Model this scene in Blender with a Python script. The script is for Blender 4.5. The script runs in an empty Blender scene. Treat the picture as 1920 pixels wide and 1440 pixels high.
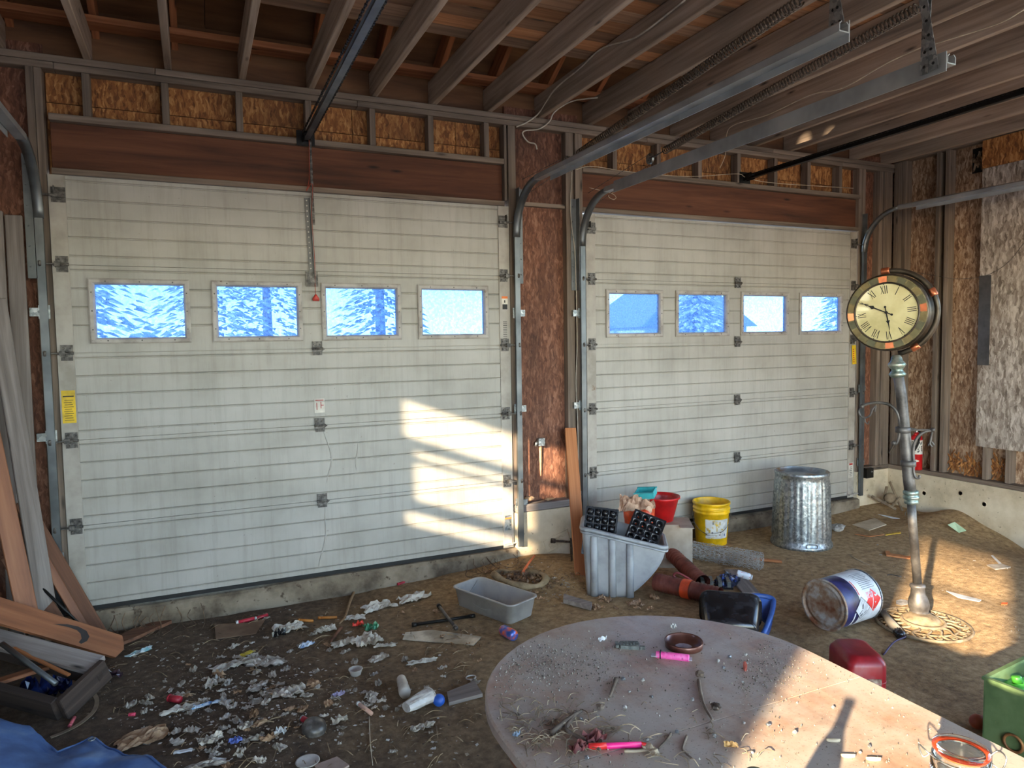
import bpy, bmesh, math, random
from mathutils import Vector, Matrix, noise

S = bpy.context.scene
COL = S.collection
PI = math.pi

# ---------------------------------------------------------------- camera
CAM = Vector((0.7573, -4.9888, 1.6381))
YAW, PITCH, ROLL, FPX = 0.42487, -0.06228, -0.0155, 1310.36
_f = Vector((math.sin(YAW)*math.cos(PITCH), math.cos(YAW)*math.cos(PITCH), math.sin(PITCH)))
_r0 = Vector((math.cos(YAW), -math.sin(YAW), 0)); _u0 = _r0.cross(_f)
_r = math.cos(ROLL)*_r0 + math.sin(ROLL)*_u0
_u = -math.sin(ROLL)*_r0 + math.cos(ROLL)*_u0
cam = bpy.data.cameras.new('camera'); camo = bpy.data.objects.new('camera', cam); COL.objects.link(camo)
cam.sensor_width = 36.0; cam.lens = FPX/1920*36.0; cam.clip_start = .02; cam.clip_end = 300
camo.matrix_world = Matrix(((_r.x, _u.x, -_f.x, CAM.x), (_r.y, _u.y, -_f.y, CAM.y), (_r.z, _u.z, -_f.z, CAM.z), (0, 0, 0, 1)))
S.camera = camo

# ---------------------------------------------------------------- world, sun, exposure
w = bpy.data.worlds.new('world'); S.world = w; w.use_nodes = True
nt = w.node_tree; nt.nodes.clear()
sky = nt.nodes.new('ShaderNodeTexSky'); sky.sky_type = 'NISHITA'; sky.sun_disc = False
sky.sun_elevation = math.radians(32); sky.sun_rotation = math.radians(239); sky.air_density = 1.0; sky.dust_density = 0.3; sky.ozone_density = 1.6
bg = nt.nodes.new('ShaderNodeBackground'); bg.inputs['Strength'].default_value = 0.62
out = nt.nodes.new('ShaderNodeOutputWorld')
wbal = nt.nodes.new('ShaderNodeMix'); wbal.data_type = 'RGBA'; wbal.blend_type = 'MULTIPLY'; wbal.inputs[0].default_value = 1.0; wbal.inputs[7].default_value = (1.025, 1.0, 0.98, 1)
nt.links.new(sky.outputs[0], wbal.inputs[6]); nt.links.new(wbal.outputs[2], bg.inputs[0]); nt.links.new(bg.outputs[0], out.inputs[0])
SUN = Vector((0.678, 0.406, -0.247)).normalized()
sl = bpy.data.lights.new('sun', 'SUN'); slo = bpy.data.objects.new('sun', sl); COL.objects.link(slo)
sl.energy = 7.4; sl.color = (1.0, 0.80, 0.55); sl.angle = math.radians(0.9)
slo.rotation_euler = SUN.to_track_quat('-Z', 'Y').to_euler()
slo.location = (-20, -12, 8)
S.view_settings.view_transform = 'Standard'; S.view_settings.look = 'None'
S.view_settings.gamma = 1.0; S.view_settings.use_curve_mapping = False
S.view_settings.exposure = 1.76

# ---------------------------------------------------------------- geometry of the place
XL, XR, YB = -1.0, 7.33, -7.2          # left wall, right wall, back wall; the front wall stands on y = 0
def ray(u, v): return _f*FPX + _r*(u-960) + _u*(720-v)
def pz(u, v, z):
    d = ray(u, v); return CAM + d*((z-CAM.z)/d.z)
def py(u, v, y):
    d = ray(u, v); return CAM + d*((y-CAM.y)/d.y)
def pX(u, v, x):
    d = ray(u, v); return CAM + d*((x-CAM.x)/d.x)
def gz0(x, y):
    g = -.15
    g += .075*math.exp(-((x-2.95)/.55)**2-((y+.1)/.35)**2)
    g += .05*math.exp(-((x-3.25)/.3)**2-((y+.45)/.25)**2)
    g += .11*math.exp(-((x-7.3)/.55)**2-((y+.74)/.22)**2)
    g += .045*math.exp(-((x-7.0)/.5)**2-((y-.02)/.3)**2)
    g -= .15*math.exp(-((x-7.4)/.5)**2-((y+1.5)/.28)**2)
    g += .025*math.exp(-((x-.9)/.5)**2-((y+1.55)/.35)**2)
    return g
def gz(x, y):
    g = gz0(x, y)
    k = .5 if x > 4.2 else 1.0
    g += .020*k*(noise.noise(Vector((x*1.7, y*1.7, 3.1)))) + .010*k*noise.noise(Vector((x*5.1, y*5.1, 7.7)))
    return g
def pg(u, v):
    """point of the dirt floor under a pixel of the photograph"""
    z = -.15
    for i in range(5):
        p = pz(u, v, z); z = gz(p.x, p.y)
    return pz(u, v, z)

# ---------------------------------------------------------------- mesh builder
class MB:
    def __init__(s): s.v = []; s.f = []; s.m = []; s.sm = []; s.cur = 0; s.smooth = False
    def add(s, vs, fs, M=None):
        o = len(s.v)
        s.v += [tuple(M @ Vector(p)) if M is not None else tuple(p) for p in vs]
        for f in fs: s.f.append([i+o for i in f]); s.m.append(s.cur); s.sm.append(s.smooth)
        return s
    def box(s, c, d, M=None):
        x, y, z = c; a, b, e = d[0]/2, d[1]/2, d[2]/2
        vs = [(x+i*a, y+j*b, z+k*e) for i in (-1, 1) for j in (-1, 1) for k in (-1, 1)]
        return s.add(vs, [(0,1,3,2),(4,6,7,5),(0,4,5,1),(2,3,7,6),(0,2,6,4),(1,5,7,3)], M)
    def bx(s, x0, x1, y0, y1, z0, z1, M=None):
        return s.box(((x0+x1)/2, (y0+y1)/2, (z0+z1)/2), (abs(x1-x0), abs(y1-y0), abs(z1-z0)), M)
    def bar(s, p0, p1, wd, th, up=(0, 0, 1)):
        p0, p1 = Vector(p0), Vector(p1); return s.box((0, 0, 0), ((p1-p0).length, wd, th), frame(p0, p1, up))
    def tube(s, pts, r, n=8, caps=True, closed=False):
        pts = [Vector(p) for p in pts]; k = len(pts); vs = []; up = None
        for i, p in enumerate(pts):
            a = pts[i-1] if (i or closed) else p; b = pts[(i+1) % k] if (i < k-1 or closed) else p
            t = (b-a)
            t = t.normalized() if t.length > 1e-9 else Vector((0, 0, 1))
            if up is None: up = Vector((0, 0, 1)) if abs(t.z) < .9 else Vector((1, 0, 0))
            e = t.cross(up)
            e = e.normalized() if e.length > 1e-6 else t.orthogonal().normalized()
            g = e.cross(t); up = g
            rr = r[i] if isinstance(r, (list, tuple)) else r
            vs += [p + rr*(math.cos(2*PI*j/n)*e + math.sin(2*PI*j/n)*g) for j in range(n)]
        fs = []
        for i in range(k if closed else k-1):
            i2 = (i+1) % k
            fs += [(i*n+j, i*n+(j+1) % n, i2*n+(j+1) % n, i2*n+j) for j in range(n)]
        if caps and not closed: fs += [list(range(n))[::-1], [(k-1)*n+j for j in range(n)]]
        return s.add(vs, fs)
    def lathe(s, prof, n=24, M=None, cap0=True, cap1=True, a0=0, a1=2*PI):
        full = abs(a1-a0-2*PI) < 1e-6; m = n if full else n+1; vs = []
        for r, z in prof: vs += [(r*math.cos(a0+(a1-a0)*j/n), r*math.sin(a0+(a1-a0)*j/n), z) for j in range(m)]
        fs = []
        for i in range(len(prof)-1):
            fs += [(i*m+j, i*m+(j+1) % m, (i+1)*m+(j+1) % m, (i+1)*m+j) for j in range(n)]
        if full and cap0 and prof[0][0] > 1e-5: fs.append(list(range(m))[::-1])
        if full and cap1 and prof[-1][0] > 1e-5: fs.append([(len(prof)-1)*m+j for j in range(m)])
        return s.add(vs, fs, M)
    def loft(s, rings, M=None, cap0=True, cap1=True):
        n = len(rings[0]); vs = [p for r in rings for p in r]; fs = []
        for i in range(len(rings)-1):
            fs += [(i*n+j, i*n+(j+1) % n, (i+1)*n+(j+1) % n, (i+1)*n+j) for j in range(n)]
        if cap0: fs.append(list(range(n))[::-1])
        if cap1: fs.append([(len(rings)-1)*n+j for j in range(n)])
        return s.add(vs, fs, M)
    def prism(s, poly, z0, z1, M=None):
        return s.loft([[(x, y, z0) for x, y in poly], [(x, y, z1) for x, y in poly]], M)
    def grid(s, fn, nu, nv, M=None):
        vs = [fn(i/nu, j/nv) for j in range(nv+1) for i in range(nu+1)]
        return s.add(vs, [(j*(nu+1)+i, j*(nu+1)+i+1, (j+1)*(nu+1)+i+1, (j+1)*(nu+1)+i) for j in range(nv) for i in range(nu)], M)
    def ball(s, c, r, n=16, m=10, M=None, jit=0, seed=0):
        rx, ry, rz = r if isinstance(r, (tuple, list)) else (r, r, r); pr = []
        for i in range(m+1):
            t = PI*i/m; pr.append([])
            for j in range(n):
                a = 2*PI*j/n; d = Vector((math.sin(t)*math.cos(a), math.sin(t)*math.sin(a), math.cos(t)))
                q = 1+jit*noise.noise(d*2.3+Vector((seed*3.7, 0, 0))); pr[-1].append((c[0]+rx*d.x*q, c[1]+ry*d.y*q, c[2]+rz*d.z*q))
        return s.loft(pr, M, False, False)
    def sweep(s, path, prof, A=(1, 0, 0)):
        A = Vector(A); path = [Vector(p) for p in path]; rings = []
        for i, p in enumerate(path):
            t = (path[min(i+1, len(path)-1)]-path[max(i-1, 0)]).normalized(); N = t.cross(A).normalized()
            rings.append([p+a*A+b*N for a, b in prof])
        return s.loft(rings)
    def build(s, name, mats, parent=None, loc=None, weld=False):
        me = bpy.data.meshes.new(name); me.from_pydata([tuple(p) for p in s.v], [], s.f)
        if not isinstance(mats, (list, tuple)): mats = [mats]
        for m_ in mats: me.materials.append(m_)
        me.polygons.foreach_set('material_index', s.m); me.polygons.foreach_set('use_smooth', s.sm)
        bm = bmesh.new(); bm.from_mesh(me)
        if weld: bmesh.ops.remove_doubles(bm, verts=bm.verts, dist=1e-5)
        bmesh.ops.recalc_face_normals(bm, faces=bm.faces); bm.to_mesh(me); bm.free()
        me.update()
        return link(name, me, parent, loc)

def link(name, me, parent=None, loc=None, M=None):
    o = bpy.data.objects.new(name, me); COL.objects.link(o)
    if parent is not None: o.parent = parent
    if M is not None: o.matrix_local = M
    elif loc is not None: o.location = loc
    return o
def frame(p0, p1, up=(0, 0, 1)):
    """matrix with x along p0->p1, z towards up, origin halfway"""
    p0, p1 = Vector(p0), Vector(p1); x = (p1-p0).normalized(); up = Vector(up)
    if abs(x.dot(up.normalized())) > .98: up = Vector((0, 1, 0)) if abs(x.y) < .9 else Vector((1, 0, 0))
    y = up.cross(x).normalized(); z = x.cross(y); c = (p0+p1)/2
    return Matrix(((x.x, y.x, z.x, c.x), (x.y, y.y, z.y, c.y), (x.z, y.z, z.z, c.z), (0, 0, 0, 1)))
def axes(o, x, y, z):
    x, y, z, o = Vector(x), Vector(y), Vector(z), Vector(o)
    return Matrix(((x.x, y.x, z.x, o.x), (x.y, y.y, z.y, o.y), (x.z, y.z, z.z, o.z), (0, 0, 0, 1)))
def RZ(a): return Matrix.Rotation(a, 4, 'Z')
def RX(a): return Matrix.Rotation(a, 4, 'X')
def RY(a): return Matrix.Rotation(a, 4, 'Y')
def TR(*p): return Matrix.Translation(Vector(p if len(p) == 3 else p[0]))
def smooth(mb): mb.smooth = True; return mb
def tag(o, label=None, cat=None, group=None, kind=None):
    if label: o['label'] = label
    if cat: o['category'] = cat
    if group: o['group'] = group
    if kind: o['kind'] = kind
    return o
def thing(name, label, cat, loc=(0, 0, 0), rotz=0, group=None, M=None):
    o = bpy.data.objects.new(name, None); COL.objects.link(o); o.empty_display_size = .05
    if M is not None: o.matrix_world = M
    else: o.location = loc; o.rotation_euler = (0, 0, rotz)
    return tag(o, label, cat, group)
def struct(name, label=None):
    o = bpy.data.objects.new(name, None); COL.objects.link(o); o.empty_display_size = .05
    return tag(o, label, None, None, 'structure')
_bm = {}
def board(name, p0, p1, wd, th, mat, parent=None, up=(0, 0, 1), bev=.003):
    """a piece of timber: its length runs along local x, width y, thickness z; alike pieces share their mesh"""
    p0, p1 = Vector(p0), Vector(p1); L = (p1-p0).length; key = (round(L, 3), round(wd, 4), round(th, 4), mat.name, bev)
    if key not in _bm:
        me = bpy.data.meshes.new(name); bm = bmesh.new(); bmesh.ops.create_cube(bm, size=1)
        bmesh.ops.scale(bm, vec=(L, wd, th), verts=bm.verts)
        if bev: bmesh.ops.bevel(bm, geom=bm.edges[:], offset=min(bev, th*.3), segments=1, affect='EDGES', profile=.5)
        bm.to_mesh(me); bm.free(); me.materials.append(mat); _bm[key] = me
    return link(name, _bm[key], parent, M=frame(p0, p1, up))
def rrect(a, b, r, n=4):
    pts = []
    for cx, cy, s0 in ((a/2-r, b/2-r, 0), (-a/2+r, b/2-r, 1), (-a/2+r, -b/2+r, 2), (a/2-r, -b/2+r, 3)):
        pts += [(cx+r*math.cos((s0+i/n)*PI/2), cy+r*math.sin((s0+i/n)*PI/2)) for i in range(n+1)]
    return pts
def circ(r, n=24): return [(r*math.cos(2*PI*i/n), r*math.sin(2*PI*i/n)) for i in range(n)]
def arc(c, r, a0, a1, n=10, plane='xz'):
    o = []
    for i in range(n+1):
        a = a0+(a1-a0)*i/n; p, q = r*math.cos(a), r*math.sin(a)
        o.append(Vector((c[0]+p, c[1], c[2]+q)) if plane == 'xz' else Vector((c[0], c[1]+p, c[2]+q)) if plane == 'yz' else Vector((c[0]+p, c[1]+q, c[2])))
    return o
def bez(pts, n=8):
    """Catmull-Rom through points"""
    P = [Vector(p) for p in pts]; P = [P[0]*2-P[1]]+P+[P[-1]*2-P[-2]]; o = []
    for i in range(1, len(P)-2):
        for k in range(n):
            t = k/n; a, b, c, d = P[i-1], P[i], P[i+1], P[i+2]
            o.append(.5*((2*b)+(c-a)*t+(2*a-5*b+4*c-d)*t*t+(3*b-a-3*c+d)*t**3))
    return o+[P[-2]]

# ---------------------------------------------------------------- materials
def lin(c):
    return tuple(((x/255)/12.92 if x/255 <= .04045 else ((x/255+.055)/1.055)**2.4) for x in c)+(1,)
class NT:
    def __init__(s, name):
        s.mat = bpy.data.materials.new(name); s.mat.use_nodes = True; s.t = s.mat.node_tree
        s.b = s.t.nodes['Principled BSDF']; s._co = None
    def n(s, ty, **kw):
        nd = s.t.nodes.new('ShaderNode'+ty)
        for k, v in kw.items():
            if k in nd.inputs: s.set(nd.inputs[k], v)
            else: setattr(nd, k, v)
        return nd
    def set(s, inp, v):
        if hasattr(v, 'is_linked') or isinstance(v, bpy.types.NodeSocket): s.t.links.new(v, inp)
        else: inp.default_value = v
    def co(s, scale=(1, 1, 1), rot=(0, 0, 0), rnd=True):
        if s._co is None:
            tc = s.n('TexCoord'); oi = s.n('ObjectInfo')
            ad = s.n('VectorMath', operation='MULTIPLY_ADD'); s.set(ad.inputs[0], oi.outputs['Random'])
            ad.inputs[1].default_value = (37.0, 53.0, 71.0); s.set(ad.inputs[2], tc.outputs['Object'])
            s._co = (ad.outputs[0], tc.outputs['Object'], oi.outputs['Random'])
        mp = s.n('Mapping', Scale=scale, Rotation=rot); s.set(mp.inputs[0], s._co[0] if rnd else s._co[1]); return mp.outputs[0]
    def noise(s, vec, scale, detail=4, rough=.55, dist=0):
        nd = s.n('TexNoise', Scale=scale, Detail=detail, Roughness=rough, Distortion=dist); s.set(nd.inputs['Vector'], vec); return nd.outputs[0]
    def ramp(s, fac, stops, interp='LINEAR'):
        r = s.n('ValToRGB'); s.set(r.inputs[0], fac); el = r.color_ramp.elements; r.color_ramp.interpolation = interp
        while len(el) > 1: el.remove(el[-1])
        el[0].position = stops[0][0]; el[0].color = lin(stops[0][1])
        for p, c in stops[1:]: e = el.new(p); e.color = lin(c)
        return r.outputs[0]
    def mix(s, fac, a, b, mode='MIX'):
        m = s.n('Mix', data_type='RGBA', blend_type=mode); s.set(m.inputs[0], fac)
        s.set(m.inputs[6], a); s.set(m.inputs[7], b); return m.outputs[2]
    def math(s, op, a, b=0.0):
        m = s.n('Math', operation=op); s.set(m.inputs[0], a); s.set(m.inputs[1], b); return m.outputs[0]
    def bump(s, h, strength, dist=.01):
        b = s.n('Bump', Strength=strength, Distance=dist); s.set(b.inputs['Height'], h); s.set(s.b.inputs['Normal'], b.outputs[0])
    def vary(s, col, amt):
        s.co(); h = s.n('HueSaturation'); s.set(h.inputs['Color'], col)
        s.set(h.inputs['Value'], s.math('MULTIPLY_ADD', s._co[2], amt)); h.inputs['Value'].links[0].from_node.inputs[2].default_value = 1-amt/2
        return h.outputs[0]
    def fin(s, col, rough=.7, metal=0.0, **kw):
        s.set(s.b.inputs['Base Color'], col); s.set(s.b.inputs['Roughness'], rough); s.set(s.b.inputs['Metallic'], metal)
        for k, v in kw.items(): s.set(s.b.inputs[k.replace('_', ' ')], v)
        return s.mat
def wood(name, dark, mid, light, rough=.8, vary=.3, grain=30, knots=True, bump=.25, tint=None):
    t = NT(name); g = t.noise(t.co((1.2, grain, grain)), 1.0, 5, .6, .4); big = t.noise(t.co((.8, 5, 5)), 1.3, 3)
    f = t.math('MULTIPLY_ADD', g, .65); f.node.inputs[2].default_value = .0
    f = t.math('ADD', f, t.math('MULTIPLY', big, .35))
    c = t.ramp(f, [(.32, dark), (.5, mid), (.68, light)])
    if knots:
        v = t.n('TexVoronoi', Scale=1.0, Randomness=1.0); t.set(v.inputs['Vector'], t.co((2.2, 9, 9)))
        k = t.ramp(v.outputs['Distance'], [(.03, (255, 255, 255)), (.13, (0, 0, 0))]); c = t.mix(k, c, lin([x*.45 for x in dark]))
    if tint:
        t.co(); w_ = t.n('TexWhiteNoise', noise_dimensions='1D'); t.set(w_.inputs['W'], t._co[2]); c = t.mix(t.ramp(w_.outputs[0], [(.35, (0, 0, 0)), (.75, (215, 215, 215))]), c, t.ramp(f, [(.3, tint[0]), (.65, tint[1])]))
    c = t.vary(c, vary); t.bump(g, bump, .004); return t.fin(c, rough)
def osb(name, cols, rough=.8, scale=1.0, stain=(60, 40, 28)):
    t = NT(name)
    def warp(sc, amt):
        nd = t.n('TexNoise', Scale=sc, Detail=2.0); t.set(nd.inputs['Vector'], t.co()); m = t.n('VectorMath', operation='MULTIPLY_ADD'); t.set(m.inputs[0], nd.outputs['Color']); m.inputs[1].default_value = (amt, amt, amt); t.set(m.inputs[2], t._co[0]); return m.outputs[0]
    wv = warp(14.0, .05)
    def fl(rot, sc):
        mp = t.n('Mapping', Scale=sc, Rotation=rot); t.set(mp.inputs[0], wv); v = t.n('TexVoronoi', Scale=1.0, Randomness=1.0); t.set(v.inputs['Vector'], mp.outputs[0]); q = t.n('SeparateColor'); t.set(q.inputs[0], v.outputs['Color']); return q.outputs[0]
    a_ = fl((.15, .12, .1), (76*scale, 76*scale, 15*scale)); b_ = fl((-.7, .6, .2), (66*scale, 64*scale, 18*scale)); c_ = fl((.8, -.7, .3), (58*scale, 60*scale, 17*scale))
    f = t.math('ADD', t.math('MULTIPLY', a_, .42), t.math('MULTIPLY', b_, .30)); f = t.math('ADD', f, t.math('MULTIPLY', c_, .28))
    c = t.ramp(f, [(.15, cols[0]), (.42, cols[1]), (.6, cols[2]), (.85, cols[3])])
    st = t.noise(t.co((1, 1, .5)), 2.0, 5, .65); c = t.mix(t.ramp(st, [(.48, (0, 0, 0)), (.72, (200, 200, 200))]), c, lin(stain))
    t.bump(f, .3, .004); return t.fin(t.vary(c, .18), rough)
def pm(name, stops, scale=6, detail=4, rough=.6, metal=0.0, bump=0, stretch=(1, 1, 1), vary=.0, rnd=True, spots=None, **kw):
    t = NT(name); f = t.noise(t.co(stretch, rnd=rnd), scale, detail, .6)
    n = len(stops); c = t.ramp(f, [(.36+.28*i/max(1, n-1), s_) for i, s_ in enumerate(stops)])
    if spots:
        s_ = t.noise(t.co(stretch, rnd=rnd), spots[0], 4, .65); c = t.mix(t.ramp(s_, [(spots[2], (0, 0, 0)), (min(1, spots[2]+.08), (255, 255, 255))]), c, lin(spots[1]))
    if vary: c = t.vary(c, vary)
    if bump: t.bump(t.noise(t.co(stretch, rnd=rnd), scale*3, 5, .65), bump, .006)
    return t.fin(c, rough, metal, **kw)
def plain(name, c, rough=.5, metal=0.0, **kw): return pm(name, [[x*.86 for x in c], c, [min(255, x*1.08) for x in c]], 9, 3, rough, metal, **kw)

W = {}
W['joist'] = wood('joist_wood', (112, 97, 84), (156, 137, 120), (184, 164, 146), vary=.35)
W['plank'] = wood('loft_plank_wood', (122, 82, 52), (174, 120, 80), (202, 152, 110), vary=.6, tint=((92, 78, 66), (146, 128, 110)))
W['stud'] = wood('weathered_stud_wood', (78, 67, 58), (118, 103, 90), (148, 131, 116), vary=.3)
W['beam'] = wood('red_beam_wood', (66, 38, 24), (98, 57, 36), (120, 75, 50), vary=.15, grain=18)
W['rafter'] = wood('rafter_wood', (104, 60, 36), (150, 92, 58), (178, 118, 80), vary=.3)
W['oak'] = wood('orange_board_wood', (138, 82, 46), (172, 108, 64), (192, 128, 80), vary=.2, grain=22, rough=.55)
W['oakshade'] = wood('shaded_orange_board_wood', (98, 58, 36), (132, 82, 52), (154, 102, 68), vary=.2, grain=22, rough=.6)  # orange board colours darkened to paint in the dim left corner's shade
W['brown'] = wood('brown_board_wood', (72, 46, 32), (104, 68, 48), (128, 88, 64), vary=.3, grain=24)
W['greybd'] = wood('grey_board_wood', (84, 76, 70), (120, 110, 104), (150, 142, 136), vary=.2, grain=26)
W['dark'] = wood('dark_bench_wood', (34, 26, 22), (56, 44, 38), (78, 64, 56), vary=.2)
W['silver'] = wood('silvered_bench_wood', (110, 100, 94), (146, 136, 130), (176, 168, 162), vary=.1, grain=40)
W['ply'] = wood('roof_plywood', (70, 46, 30), (106, 72, 46), (130, 94, 62), vary=.3, grain=9, knots=False)
OSB_O = osb('osb_orange', ((104, 62, 30), (146, 92, 46), (168, 112, 60), (200, 146, 88)))
OSB_R = osb('osb_red_brown', ((84, 50, 35), (106, 66, 47), (122, 80, 59), (146, 104, 82)), stain=(48, 32, 26))
OSB_T = osb('osb_tan', ((104, 76, 54), (142, 110, 84), (166, 136, 110), (196, 172, 148)), stain=(70, 46, 32))
OSB_G = osb('osb_grey', ((104, 92, 82), (146, 134, 123), (170, 158, 147), (200, 190, 180)), scale=.8, stain=(104, 84, 66))
M_dark = plain('black_gap', (16, 14, 13), .9)
M_blackmetal = plain('black_metal', (34, 33, 32), .45, .6)
M_iron = pm('dark_hinge_steel', [(56, 53, 50), (86, 82, 78), (120, 116, 110)], 40, 4, .5, .35)
# ---- more materials
t = NT('galvanized_steel')
v = t.n('TexVoronoi', Scale=60.0); t.set(v.inputs['Vector'], t.co()); sp = t.n('SeparateColor'); t.set(sp.inputs[0], v.outputs['Color'])
c = t.ramp(sp.outputs[0], [(0, (118, 124, 126)), (.5, (150, 156, 158)), (1, (186, 190, 190))])
c = t.mix(t.ramp(t.noise(t.co(), 5, 5), [(.5, (0, 0, 0)), (.75, (150, 150, 150))]), c, lin((96, 92, 84)))
M_galv = t.fin(c, t.math('MULTIPLY_ADD', sp.outputs[1], .2), .85); M_galv.node_tree.nodes['Principled BSDF'].inputs['Roughness'].links[0].from_node.inputs[2].default_value = .3
M_track = pm('track_steel', [(92, 96, 98), (108, 112, 114), (122, 126, 127)], 4, 3, .42, .75)
M_spring = pm('rusty_spring_steel', [(52, 44, 38), (84, 72, 62), (110, 96, 84)], 60, 3, .55, .6)
t = NT('garage_door_paint')
c = t.ramp(t.noise(t.co(rnd=False), 2.2, 5), [(.3, (150, 146, 137)), (.5, (167, 163, 154)), (.7, (177, 173, 165))])
st = t.noise(t.co((14, 14, .9), rnd=False), 1.6, 5, .7); c = t.mix(t.ramp(st, [(.48, (0, 0, 0)), (.75, (150, 150, 150))]), c, lin((112, 102, 86)))
sk = t.noise(t.co(rnd=False), 46, 2, .5); c = t.mix(t.ramp(sk, [(.72, (0, 0, 0)), (.76, (170, 170, 170))]), c, lin((84, 74, 62)))
M_door = t.fin(c, .5)
M_stile = pm('door_stile_paint', [(144, 137, 126), (162, 155, 145), (172, 166, 156)], 5, 5, .5, rnd=False, spots=(7, (122, 96, 72), .66))
M_winframe = pm('window_frame_paint', [(140, 133, 126), (164, 158, 150), (176, 170, 163)], 9, 5, .5, spots=(16, (96, 70, 54), .66))
M_rubber = plain('black_rubber', (26, 25, 25), .7)
t = NT('window_pane_acrylic')      # scuffed blue acrylic: partly clear, partly milky
tb = t.n('BsdfTransparent', Color=lin((148, 172, 206))); dl = t.n('BsdfTranslucent', Color=lin((140, 170, 210)))
sc = t.noise(t.co(), 60, 3, .7); mx = t.n('MixShader'); t.set(mx.inputs[0], t.ramp(sc, [(.3, (95, 95, 95)), (.75, (190, 190, 190))]))
t.t.links.new(tb.outputs[0], mx.inputs[1]); t.t.links.new(dl.outputs[0], mx.inputs[2])
t.t.links.new(mx.outputs[0], t.t.nodes['Material Output'].inputs[0]); M_pane = t.mat
t = NT('concrete')
c = t.ramp(t.noise(t.co(rnd=False), 4, 6, .6), [(.3, (164, 149, 124)), (.5, (198, 182, 155)), (.7, (216, 203, 179))])
pit = t.noise(t.co(rnd=False), 34, 2, .5); c = t.mix(t.ramp(pit, [(.68, (0, 0, 0)), (.73, (200, 200, 200))]), c, lin((96, 84, 68)))
t.bump(t.noise(t.co(rnd=False), 22, 5), .3, .006); M_conc = t.fin(c, .9)
M_sill = pm('muddy_concrete', [(84, 73, 60), (118, 105, 88), (142, 129, 111)], 5, 6, .95, bump=.4, rnd=False, spots=(18, (80, 66, 52), .6))
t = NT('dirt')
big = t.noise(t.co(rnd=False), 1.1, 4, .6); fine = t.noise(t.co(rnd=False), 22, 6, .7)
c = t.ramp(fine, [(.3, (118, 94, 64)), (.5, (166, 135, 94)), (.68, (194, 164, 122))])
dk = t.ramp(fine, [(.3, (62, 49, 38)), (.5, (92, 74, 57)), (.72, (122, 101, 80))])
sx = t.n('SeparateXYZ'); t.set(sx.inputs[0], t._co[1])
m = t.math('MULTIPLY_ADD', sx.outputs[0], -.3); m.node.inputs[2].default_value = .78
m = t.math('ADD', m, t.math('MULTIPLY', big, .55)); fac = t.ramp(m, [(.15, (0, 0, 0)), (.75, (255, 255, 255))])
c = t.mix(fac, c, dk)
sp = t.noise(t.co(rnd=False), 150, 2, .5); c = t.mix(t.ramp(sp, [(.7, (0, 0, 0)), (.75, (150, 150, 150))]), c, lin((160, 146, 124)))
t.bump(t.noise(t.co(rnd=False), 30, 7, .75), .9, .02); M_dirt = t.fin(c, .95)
M_ext = pm('outside_grass', [(140, 138, 132), (160, 157, 150), (174, 171, 164)], 2, 4, .9)

# ================================================================ floor
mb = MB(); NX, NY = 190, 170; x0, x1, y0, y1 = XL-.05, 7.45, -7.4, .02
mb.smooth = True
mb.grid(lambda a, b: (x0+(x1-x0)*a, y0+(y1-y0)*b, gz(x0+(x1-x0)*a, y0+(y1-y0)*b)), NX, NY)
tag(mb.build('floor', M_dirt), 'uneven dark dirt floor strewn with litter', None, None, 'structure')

# ================================================================ front wall
wf = struct('wall_front', 'open stud wall holding two garage doors')
D1 = (0.0, 3.004, 0.0); D2 = (3.69, 6.81, -.008); HD = 2.67
def bd(name, x0, x1, y0, y1, z0, z1, mat, parent, bev=.003):
    dx, dy, dz = x1-x0, y1-y0, z1-z0; c = Vector(((x0+x1)/2, (y0+y1)/2, (z0+z1)/2))
    if dz >= dx and dz >= dy: return board(name, (c.x, c.y, z0), (c.x, c.y, z1), dx, dy, mat, parent, (0, -1, 0), bev)
    if dx >= dy: return board(name, (x0, c.y, c.z), (x1, c.y, c.z), dy, dz, mat, parent, (0, 0, 1), bev)
    return board(name, (c.x, y0, c.z), (c.x, y1, c.z), dx, dz, mat, parent, (0, 0, 1), bev)
def slab(name, x0, x1, y0, y1, z0, z1, mat, parent): return MB().bx(x0, x1, y0, y1, z0, z1).build(name, mat, parent)
xs = [XL-.1, .06, 1.86, 4.3, 6.6, XR+.12]
for i in range(5): bd('lower_top_plate', xs[i]+.001, xs[i+1]-.001, 0, .09, 3.289, 3.328, W['stud'], wf)
xs = [XL-.1, .6, 1.62, 3.9, 5.7, XR+.12]
for i in range(5): bd('upper_top_plate', xs[i]+.001, xs[i+1]-.001, -.004, .09, 3.33, 3.37, W['stud'], wf)
for (a, b, z) in ((.02, 2.975, 0), (3.67, 6.85, .0)):
    bd('header_cap_plate', a, b, -.006, .09, 2.99+z, 3.03+z, W['stud'], wf)
    bd('header_beam', a, b, .04, .09, 2.712+z, 2.988+z, W['beam'], wf)
    bd('header_bottom_plate', a, b, 0, .09, 2.675+z, 2.711+z, W['stud'], wf)
for x in (.22, .65, 1.086, 1.525, 1.965, 2.395, 2.835): bd('cripple_stud', x-.021, x+.021, .001, .088, 3.031, 3.288, W['stud'], wf)
for x in (3.98, 4.42, 4.86, 5.3, 5.74, 6.16, 6.58): bd('cripple_stud', x-.021, x+.021, .001, .088, 3.031, 3.288, W['stud'], wf)
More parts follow.
